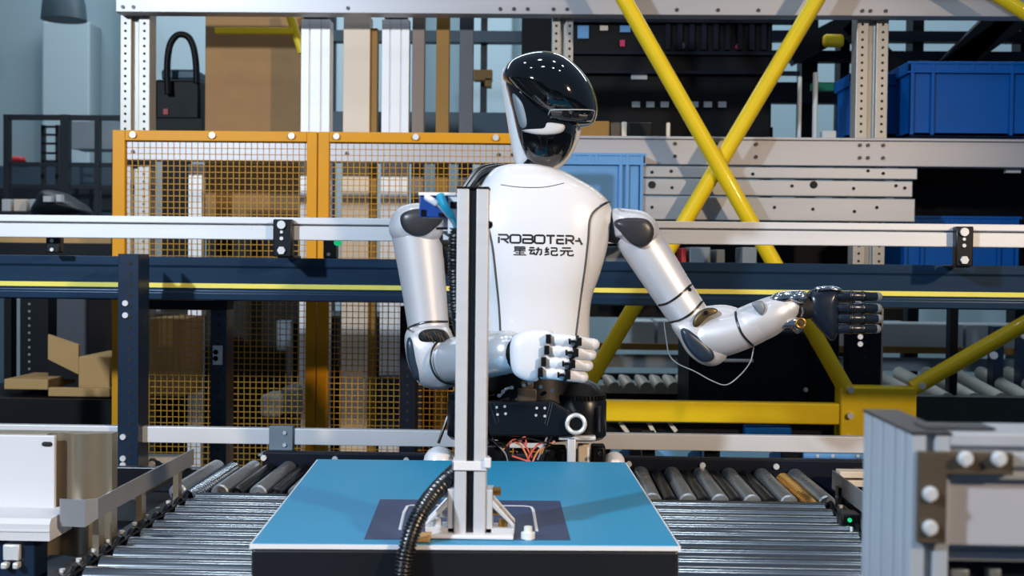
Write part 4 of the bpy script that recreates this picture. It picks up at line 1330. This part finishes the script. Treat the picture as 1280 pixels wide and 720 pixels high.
# things lying on the upper rack beam
ZB = P(900, 170, YR).z + .004
def on_beam(name, xa, xb, yt, mm, label, cat, dep=.08, Y=5.24):
    x0 = P(xa, 160, Y).x; x1 = P(xb, 160, Y).x; z1 = P(xa, yt, Y).z
    m = MB(); m.box((x0, Y, ZB - .008), (x1, Y + dep, z1)); o = m.build(name, mm, origin=((x0 + x1) / 2, Y, ZB - .004), bevel=.006); tag(o, label, cat)
    return o


on_beam('wooden_block', 722, 762, 151, 'strip_mustard', 'tan wooden block on the rack beam right of the robot head', 'block')
on_beam('tape_roll', 763, 776, 153, 'bracket_brown', 'small brown roll between two blocks on the rack beam', 'roll')
on_beam('pale_block', 777, 784, 152, 'strip_beige', 'small pale block beside the brown roll', 'block')
on_beam('black_tool', 785, 815, 153, 'black_plastic', 'black hand tool lying on the rack beam', 'tool')
on_beam('upright_peg', 833, 838, 153, 'strip_beige', 'thin pale peg standing on the rack beam', 'peg', .02)
on_beam('beam_post', 997, 1002, 95, 'machine_pale', 'left thin bright post standing on the rack beam', 'post', .02)
on_beam('beam_post', 1016, 1022, 90, 'machine_pale', 'right thin bright post standing on the rack beam', 'post', .02)
on_beam('flat_plate', 1028, 1046, 163, 'machine_pale', 'small pale plate near the right rack upright', 'plate', .05)

# ================================================================== DARK MACHINERY, upper right
ov = empty('overhead_machine', P(860, 165, 6.6), 'wide black overhead sorting machine behind the yellow braces', 'machine')
m = MB(); hbox(m, 712, 965, 14, 175, 6.6, .8); m.build('housing', 'machine_black', ov, smooth=False, bevel=.01)
m = MB(); hbox(m, 712, 1000, 20, 28, 6.54, .06); hbox(m, 712, 1000, 88, 92, 6.54, .06); hbox(m, 712, 970, 64, 68, 6.56, .05); m.each('ledge', 'navy', ov, smooth=False)
m = MB(); hbox(m, 789, 809, 92, 99, 6.58, .03); hbox(m, 790, 800, 127, 134, 6.58, .03)
for px in (813, 831, 850, 868, 885, 903):
    hbox(m, px - 5, px + 5, 127, 134, 6.58, .03)
m.each('white_tab', 'machine_pale', ov, smooth=False)
m = MB(); hbox(m, 722, 736, 32, 48, 6.58, .03); hbox(m, 775, 788, 32, 40, 6.58, .03); m.each('blue_tab', 'crate_pale', ov, smooth=False)
m = MB(); hbox(m, 750, 760, 32, 38, 6.58, .03); m.build('tan_tab', 'strip_beige', ov, smooth=False)
m = MB(); disc(m, P(923, 59, 6.6), .018, .02, 10); hbox(m, 775, 781, 50, 58, 6.58, .02); m.each('red_button', 'magenta', ov)
m = MB(); disc(m, P(852, 58, 6.6), .018, .02, 10); m.build('violet_button', 'strip_slate', ov)
m = MB()
for k in range(9):
    hbox(m, 832 + k * 15, 838 + k * 15, 30, 62, 6.57, .03)
m.each('fin', 'navy', ov, smooth=False)
for px in (722, 960):
    m = MB(); m.box((P(px - 6, 170, 6.8).x, 6.8, 0), (P(px + 6, 170, 6.8).x, 6.9, P(px, 170, 6.8).z + .05)); m.build('leg', 'machine_black', ov, smooth=False)
gs = empty('overhead_gantry', P(1150, 165, 7.4), 'dark steel roof gantry with sloping beams at the upper right', 'gantry')
for a, b, w_ in (((1100, 172), (1262, 10), 30), ((1180, 90), (1330, -20), 26), ((985, 70), (1085, 18), 26), ((1060, 30), (1150, 120), 24)):
    m = MB(); m.obox(P(a[0], a[1], 7.4), P(b[0], b[1], 7.4), S(w_, 7.4), .1); m.build('diagonal_beam', 'machine_black', gs, smooth=False)
for yt, yb in ((39, 52), (64, 78), (-10, 10), (104, 130)):
    m = MB(); hbox(m, 955, 1420, yt, yb, 7.55, .08); m.build('cross_beam', 'navy', gs, smooth=False)
for px, wd in ((1002, 20), (1050, 12), (1140, 14), (1275, 16)):
    m = MB(); m.box((P(px, 100, 7.65).x, 7.65, 0), (P(px + wd, 100, 7.65).x, 7.8, P(px, 0, 7.65).z)); m.build('gantry_post', 'machine_black', gs, smooth=False)
m = MB(); hbox(m, 1015, 1072, 104, 113, 7.3, .05); m.build('green_rail', 'green_strip', gs, smooth=False)
m = MB(); hbox(m, 1030, 1056, 42, 58, 7.28, .06); m.build('yellow_motor', 'brace_yellow', gs, bevel=.02)
m = MB(); hbox(m, 1105, 1220, 14, 18, 7.3, .04); m.build('yellow_line', 'brace_yellow', gs, smooth=False)
dk = empty('dark_shelf', P(1215, 260, 5.7), 'dark shelf board behind the rack above the low blue crate', 'shelf')
m = MB(); hbox(m, 1140, 1400, 207, 272, 5.75, .3); m.build('board', 'machine_black', dk, smooth=False)
m = MB(); hbox(m, 1258, 1276, 208, 216, 5.2, .03); m.build('white_tag', 'machine_pale', dk)
m = MB(); m.box((P(1190, 300, 5.8).x, 5.8, 0), (P(1200, 300, 5.8).x, 5.86, P(1190, 230, 5.8).z)); m.build('post', 'machine_black', dk, smooth=False)
# items in the slot under the silver rail
for i, (xa, xb, yt, mm, lab, cat) in enumerate(((757, 790, 308, 'machine_grey', 'glassy grey bins behind the beam below the robot shoulder', 'bin'), (852, 858, 310, 'rust_red', 'thin red divider behind the dark beam', 'divider'),
                                                (862, 888, 309, 'machine_grey', 'grey bin right of the red divider', 'bin'), (895, 906, 312, 'machine_grey', 'narrow grey bin between two wider bins', 'bin'), (928, 946, 309, 'machine_grey', 'grey bin left of the yellow brace behind the beam', 'bin'))):
    o = carton('storage_bin', xa, xb, yt, 345, 5.3, .2, mm, lab, 'bins behind the dark beam', tape=False); o['category'] = cat
# dark backing under the rack beam
b = empty('dark_backboard', P(920, 400, 5.95), 'dark board closing the back of the rack below the sheets', 'board')
m = MB(); hbox(m, 700, 1130, 276, 398, 5.95, .05, 900); m.build('panel', 'machine_black', b, smooth=False)
m = MB(); m.box((P(900, 380, 5.97).x, 5.97, 0), (P(912, 380, 5.97).x, 6.02, P(900, 350, 5.97).z)); m.build('post', 'machine_black', b, smooth=False)

# ================================================================== LOWER RIGHT BACKGROUND
nb = empty('navy_cabinet', (P(955, 500, 5.3).x, 5.3, 0), 'large dark navy machine cabinet behind the robot forearm', 'cabinet')
m = MB(); a = P(862, 412, 5.3); b = P(1050, 412, 5.3); m.box((a.x, 5.3, 0), (b.x, 5.75, a.z)); m.build('body', 'navy', nb, bevel=.01, smooth=False)
m = MB(); m.box((P(1012, 412, 5.29).x, 5.28, .1), (P(1018, 412, 5.29).x, 5.3, a.z - .03)); m.build('door_edge', 'machine_black', nb, smooth=False)
m = MB(); hbox(m, 905, 942, 449, 453, 5.28, .02); m.build('handle', 'steel_bright', nb, bevel=.003)
m = MB(); disc(m, P(1007, 487, 5.3), .01, .01, 8); disc(m, P(1007, 507, 5.3), .01, .01, 8); m.each('screw', 'steel_bright', nb)
rc2 = empty('rear_conveyor', (P(1100, 500, 6.6).x, 6.6, 0), 'far conveyor with cream rollers and ochre side rails behind the yellow frame', 'conveyor')
m = MB(); hbox(m, 690, 1420, 432, 440, 6.75, .05, 1000); m.build('ochre_rail', 'strip_mustard', rc2, smooth=False)
m = MB(); hbox(m, 690, 1420, 446, 462, 6.8, .05, 1000); m.build('pale_rail', 'machine_grey', rc2, smooth=False)
m = MB(); hbox(m, 690, 1420, 470, 478, 6.85, .05, 1000); m.build('navy_rail', 'navy', rc2, smooth=False)
m = MB(); hbox(m, 1140, 1420, 497, 530, 5.6, .08, 1250); m.build('near_rail', 'olive_green', rc2, smooth=False)
for i in range(9):
    px = 1090 + i * 34
    m = MB(); m.tube([P(px - 34, 466, 6.6), P(px + 26, 500, 5.72)], .035, 14); m.build('roller', 'roller_cream', rc2)
for px in (720, 1130, 1330):
    m = MB(); m.box((P(px, 470, 6.86).x, 6.86, 0), (P(px + 10, 470, 6.86).x, 6.92, P(px, 434, 6.86).z)); m.build('leg', 'navy', rc2, smooth=False)
for px in (1242, 1276):
    m = MB(); m.box((P(px, 420, 6.2).x, 6.2, 0), (P(px + 13, 420, 6.2).x, 6.28, P(px, 408, 6.2).z)); m.build('side_post', 'post_navy', rc2, smooth=False)
m = MB(); disc(m, P(1241, 444, 6.2), .02, .02, 10); disc(m, P(1280, 419, 6.2), .02, .02, 10); m.each('bolt', 'steel_bright', rc2)
r = empty('wheel_rail', P(815, 494, 6.1), 'cream rail carrying a row of cone wheels behind the white hand', 'rail')
m = MB(); hbox(m, 750, 862, 482, 492, 6.1, .06); m.build('bar', 'roller_cream', r, smooth=False)
m = MB(); hbox(m, 740, 870, 492, 503, 6.1, .1); m.build('lower_channel', 'machine_black', r, smooth=False)
for px in (758, 850):
    m = MB(); m.box((P(px, 490, 6.12).x, 6.12, 0), (P(px + 6, 490, 6.12).x, 6.16, P(px, 494, 6.12).z)); m.build('leg', 'machine_black', r, smooth=False)
for px in (761, 781, 801, 819, 836, 852):
    m = MB(); m.tube([P(px - 5, 471, 6.1), P(px, 476, 6.05), P(px + 6, 484, 6.0)], [.014, .03, .03], 14); wh = m.build('wheel', 'roller_cream', r)
    m = MB(); m.cyl(P(px + 2, 480, 6.1), P(px + 2, 480, 6.2), .012, 8); m.build('axle', 'steel_dark', wh)
for i, (xa, xb, yt, yb, lab) in enumerate(((778, 818, 402, 433, 'pale box behind the yellow brace, left one of the pair'), (822, 868, 402, 433, 'pale box left of the elbow, right one of the pair'), (1046, 1204, 405, 436, 'long pale box behind the black hand'), (1208, 1330, 407, 436, 'pale box at the right end behind the sloping brace'))):
    carton('pale_box', xa, xb, yt, yb, 6.9, .3, 'machine_pale', lab, 'pale boxes on the far conveyor', tape=False)
dkb = empty('dark_conveyor_side', (P(900, 560, 4.9).x, 4.9, 0), 'dark lower machine side below the yellow cross bar', 'machine')
m = MB(); hbox(m, 560, 1060, 530, 560, 5.0, .1, 900); m.build('side_panel', 'machine_black', dkb, smooth=False)
m = MB(); hbox(m, 765, 1085, 562, 578, 3.98, .06, 900); m.build('pale_strip', 'crate_pale', dkb, smooth=False)
m = MB(); hbox(m, 1005, 1080, 567, 592, 3.9, .02, 1040); pp = m.build('perforated_plate', 'crate_pale', dkb, smooth=False)
m = MB()
for px in (1022, 1041, 1072):
    disc(m, P(px, 570, 3.9), .006, .004, 8)
for px in (1010, 1025, 1042):
    disc(m, P(px, 587, 3.9), .007, .004, 8)
m.each('bolt', 'steel_bright', pp)
for px, wd in ((788, 28), (878, 22), (980, 26)):
    m = MB(); m.box((P(px, 565, 3.92).x, 3.92, 0), (P(px + wd, 565, 3.92).x, 3.97, P(px, 560, 3.92).z)); m.build('post', 'black_metal', dkb, smooth=False)
m = MB()
for a, b in (((808, 524), (818, 541)), ((835, 526), (845, 539)), ((775, 528), (785, 541))):
    m.obox(P(a[0], a[1], 4.97), P(b[0], b[1], 4.97), .016, .02)
m.each('pale_pin', 'roller_cream', dkb, smooth=False)
m = MB(); hbox(m, 930, 990, 532, 545, 4.96, .04, 960); m.build('blue_part', 'crate_blue', dkb, bevel=.01)

# ================================================================== LEFT BACKGROUND
# hooded lamp on the wall
r = empty('pendant_lamp', P(80, 10, 9), 'dark dome lamp hanging at the upper left', 'lamp')
m = MB(); c = P(80, 25, 9)
m.tube([(c.x, 9, c.z), (c.x, 9, c.z + .12), (c.x, 9, c.z + .3), (c.x, 9, c.z + .42)], [S(28, 9), S(26, 9), S(18, 9), .05], 24); m.build('shade', 'lamp_grey', r, ang=60)
m = MB(); m.cyl((c.x, 9, c.z + .4), (c.x, 9, 7), .02, 8); m.build('cord', 'rail_black', r)
# railing
YW = 8.2
rg_ = empty('guard_railing', (P(75, 260, YW).x, YW, 0), 'dark steel guard railing in front of the pale far wall', 'railing')
for px, wd, yt in ((4, 7, 143), (75, 11, 143), (118, 6, 146), (140, 8, 190)):
    m = MB(); m.box((P(px, 200, YW).x, YW, 0), (P(px + wd, 200, YW).x, YW + .05, P(px, yt, YW).z)); m.build('post', 'rail_black', rg_, smooth=False)
for yt, yb, xa, xb in ((143.5, 150, 4, 175), (203, 208, 4, 175), (231, 236, 4, 175)):
    m = MB(); hbox(m, xa, xb, yt, yb, YW + .01, .03, 80); m.build('rail', 'rail_black', rg_, smooth=False)
lad = empty('step_ladder', (P(60, 205, 8.6).x, 8.6, 0), 'small dark ladder frame behind the railing', 'ladder')
for px in (51, 69):
    m = MB(); m.box((P(px, 200, 8.6).x, 8.6, 0), (P(px + 4, 200, 8.6).x, 8.64, P(px, 156, 8.6).z)); m.build('side_rail', 'rail_black', lad, smooth=False)
for py in (157, 167, 178, 190, 200):
    m = MB(); hbox(m, 52, 72, py, py + 2.5, 8.6, .03); m.build('rung', 'rail_black', lad, smooth=False)
r = empty('wall_bench', P(75, 250, 9.4), 'low dark teal bench unit behind the railing', 'bench')
m = MB(); a = P(-30, 207, 9.4); b = P(150, 207, 9.4); m.box((a.x, 9.4, 0), (b.x, 9.8, a.z)); m.build('body', 'lamp_grey', r, smooth=False)
m = MB(); hbox(m, 88, 140, 152, 186, 9.42, .3); m.build('screen', 'machine_grey', r, smooth=False)
m = MB(); hbox(m, 10, 27, 195, 203, 9.2, .1); m.build('red_item', 'rust_red', r, bevel=.02)
m = MB(); hbox(m, -20, 150, 236, 262, 9.3, .05); m.build('plinth', 'rail_black', r, smooth=False)
cart = empty('dark_cart', P(78, 266, 7.4), 'dark machine bulk with pale lamps low behind the silver rail', 'machine')
m = MB(); m.inflate([(44, 268), (48, 250), (56, 238), (75, 240), (92, 250), (104, 258), (105, 268)], 7.4, .15, .25, nr=5); m.build('body', 'rail_black', cart, ang=60)
m = MB(); hbox(m, 54, 64, 245, 252, 7.2, .05); hbox(m, 70, 76, 243, 252, 7.2, .05); m.each('lamp', 'machine_pale', cart)
m = MB(); m.box((P(50, 266, 7.35).x, 7.35, 0), (P(100, 266, 7.35).x, 7.6, P(75, 262, 7.35).z)); m.build('base', 'rail_black', cart, smooth=False)
for k, (xa, xb) in enumerate(((2, 13), (17, 33), (37, 45))):
    carton('small_box', xa, xb, 249, 264, 7.6, .1, ('machine_pale', 'strip_beige', 'machine_pale')[k], ('small pale box, first from the left edge above the silver rail', 'pinkish small box between two pale boxes above the silver rail', 'narrow pale box nearest the dark machine bulk')[k], 'small boxes above the silver rail', tape=False)
r = empty('side_table', (P(30, 264, 7.55).x, 7.55, 0), 'low dark table carrying three small boxes', 'table')
m = MB(); hbox(m, -10, 48, 264, 270, 7.55, .3); m.build('top', 'rail_black', r, smooth=False)
m = MB(); m.box((P(15, 270, 7.6).x, 7.6, 0), (P(25, 270, 7.6).x, 7.7, P(20, 268, 7.6).z)); m.build('leg', 'rail_black', r, smooth=False)
# black motor with a hose loop
mo = empty('hose_motor', (P(221, 160, 6.4).x, 6.4, 0), 'black machine head with looped cable behind the fence top', 'machine')
m = MB(); hbox(m, 193, 250, 99, 150, 6.4, .3); m.build('body', 'machine_black', mo, bevel=.015)
m = MB(); hbox(m, 201, 246, 86, 100, 6.45, .2); m.build('cap', 'lamp_grey', mo, bevel=.015)
m = MB(); hbox(m, 188, 252, 148, 164, 6.38, .34); m.build('base', 'machine_black', mo, smooth=False)
m = MB(); m.tube(spline([tuple(P(a, b, 6.36)) for a, b in ((210, 118), (209, 84), (212, 58), (219, 46), (227, 43), (236, 47), (242, 60), (245, 80), (246, 104))], 6), S(4.2, 6.4), 12); m.build('cable_loop', 'machine_black', mo)
m = MB(); hbox(m, 204, 210, 136, 143, 6.39, .01); m.build('red_mark', 'rust_red', mo)
m = MB(); m.box((P(205, 200, 6.65).x, 6.62, 0), (P(236, 200, 6.65).x, 6.72, P(220, 163, 6.45).z)); m.build('stand', 'machine_black', mo, smooth=False)
# dark horizontal services behind the columns
sv = empty('service_rail', P(500, 40, 8), 'dark horizontal service rails behind the upright columns', 'rail')
for yt, yb in ((38, 52), (140, 175), (2, 16)):
    m = MB(); hbox(m, 400, 668, yt, yb, 8, .1); m.build('bar', 'lamp_grey', sv, smooth=False)
m = MB(); hbox(m, 592, 615, 87, 100, 7.9, .1); hbox(m, 606, 614, 98, 108, 7.9, .1); m.build('tan_bracket', 'strip_mustard', sv)
m = MB(); hbox(m, 652, 690, 16, 70, 7.9, .1); m.build('side_block', 'machine_black', sv, smooth=False)
for px in (410, 600):
    m = MB(); m.box((P(px, 140, 8.1).x, 8.1, 0), (P(px + 8, 140, 8.1).x, 8.16, P(px, 5, 8.1).z)); m.build('post', 'rail_black', sv, smooth=False)
# small switch box with green lamp on the beam
r = empty('switch_box', P(412, 322, 3.9), 'small dark switch box with round green lamp on the beam', 'switch')
m = MB(); hbox(m, 404, 420, 299, 323, 3.9, .05); m.build('housing', 'joint_cover', r, bevel=.003)
m = MB(); disc(m, P(423, 303, 3.9), .012, .02, 14); m.each('lamp', 'green_lamp', r)
m = MB(); disc(m, P(411, 318, 3.9), .006, .006, 8); m.each('screw', 'steel_bright', r)
# ---- below the blue beam, left
pf = empty('machine_platform', (P(60, 500, 5.0).x, 5.0, 0), 'dark platform carrying the opened cardboard boxes at left', 'platform')
m = MB(); a = P(-80, 497, 4.95); b = P(139, 497, 4.95); m.box((a.x, 4.95, 0), (b.x, 5.9, a.z)); m.build('deck', 'machine_black', pf, smooth=False)
zd = a.z
def deckbox(xa, xb, yt, yb, Y, dep, mm, lab, rz=0, flat=False):
    r = carton('cardboard_box', xa, xb, yt, yb, Y, dep, mm, lab, 'cardboard boxes on the dark platform', tape=False)
    r.rotation_euler.z = rz
    return r
deckbox(98, 137, 446, 493, 5.05, .35, 'cardboard_tan', 'upright tan carton at the right end of the dark platform')
deckbox(60, 137, 485, 496, 5.0, .03, 'cardboard_tan', 'flat cardboard strip lying in front of the tan carton')
deckbox(5, 60, 474, 487, 5.05, .3, 'cardboard_tan', 'low flat carton at the left end of the platform')
r = empty('carton_flap', P(80, 460, 5.15), 'tilted cardboard flap leaning above the dark platform', 'box')
m = MB(); m.prism([tuple(P(a, b, 5.15)) for a, b in ((60, 418), (98, 431), (98, 468), (60, 449))], (0, .02, 0)); m.build('flap', 'cardboard_tan', r, smooth=False)
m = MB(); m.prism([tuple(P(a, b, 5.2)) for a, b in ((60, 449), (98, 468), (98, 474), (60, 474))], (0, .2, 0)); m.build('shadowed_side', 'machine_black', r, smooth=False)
r = empty('perforated_column', (P(42, 420, 5.4).x, 5.4, 0), 'wide black perforated column under the left beam', 'column')
m = MB(); m.box((P(25, 420, 5.4).x, 5.4, 0), (P(60, 420, 5.4).x, 5.5, P(40, 320, 5.4).z)); m.build('body', 'machine_black', r, smooth=False)
m = MB()
for k in range(10):
    disc(m, P(37, 380 + k * 9, 5.4), .006, .004, 6)
tag(m.build('perforation', 'machine_grey', r), kind='stuff')
r = empty('dark_screen', (P(100, 420, 6).x, 6, 0), 'dark slate screen panel behind the cardboard boxes', 'screen')
m = MB(); m.box((P(55, 420, 6).x, 6, 0), (P(139, 420, 6).x, 6.06, P(100, 330, 6).z)); m.build('panel', 'strip_slate', r, smooth=False)
m = MB(); m.box((P(-60, 420, 6.1).x, 6.1, .3), (P(15, 420, 6.1).x, 6.16, P(0, 330, 6).z)); m.build('side_panel', 'lamp_grey', r, smooth=False)
m = MB(); m.box((P(16, 420, 5.9).x, 5.9, 0), (P(25, 420, 5.9).x, 5.95, P(20, 330, 5.9).z)); m.build('pale_edge', 'machine_grey', r, smooth=False)
carton('flat_carton', -20, 139, 293, 304, 5.6, .4, 'cardboard_tan', 'long flat tan carton seen below the left silver rail', tape=False)
r = empty('carton_shelf', (P(60, 310, 5.55).x, 5.55, 0), 'dark shelf under the long flat tan carton', 'shelf')
m = MB(); hbox(m, -20, 139, 304, 330, 5.55, .5); m.build('board', 'machine_black', r, smooth=False)
m = MB(); m.box((P(5, 330, 5.6).x, 5.6, 0), (P(14, 330, 5.6).x, 5.66, P(10, 326, 5.6).z)); m.build('leg', 'machine_black', r, smooth=False)
# ---- behind the lower fence
carton('brown_carton', 185, 229, 398, 496, 5.0, .3, 'cardboard', 'brown carton behind the mesh right of the navy post')
bk = empty('dark_machine', (P(400, 450, 6.0).x, 6.0, 0), 'dark machine body seen through the lower fence mesh', 'machine')
m = MB(); a = P(170, 392, 6.0); b = P(700, 392, 6.0); m.box((a.x, 6.0, 0), (b.x, 6.6, a.z)); m.build('body', 'machine_black', bk, smooth=False)
m = MB(); hbox(m, 270, 375, 391, 394, 5.95, .03); m.build('bright_edge', 'machine_pale', bk, smooth=False)
m = MB(); hbox(m, 345, 362, 400, 440, 5.6, .1); hbox(m, 358, 364, 400, 485, 5.55, .05); m.build('lamp_post', 'machine_grey', bk, bevel=.01)
m = MB(); hbox(m, 472, 500, 470, 540, 5.3, .2); hbox(m, 468, 488, 395, 455, 5.6, .1); m.build('blue_panel', 'post_navy', bk, bevel=.01)
m = MB(); hbox(m, 490, 510, 420, 447, 5.5, .1); m.build('brown_motor', 'bracket_brown', bk, bevel=.02)
r = empty('pump_unit', (P(347, 520, 5.2).x, 5.2, 0), 'grey white pump unit low behind the left fence panel', 'machine')
m = MB(); hbox(m, 324, 352, 494, 522, 5.2, .2); m.build('body', 'machine_pale', r, bevel=.02)
m = MB(); hbox(m, 350, 372, 484, 522, 5.25, .2); m.build('motor', 'machine_grey', r, bevel=.02)
m = MB(); m.box((P(330, 522, 5.22).x, 5.22, 0), (P(368, 522, 5.22).x, 5.4, P(340, 521, 5.22).z)); m.build('stand', 'machine_black', r, smooth=False)
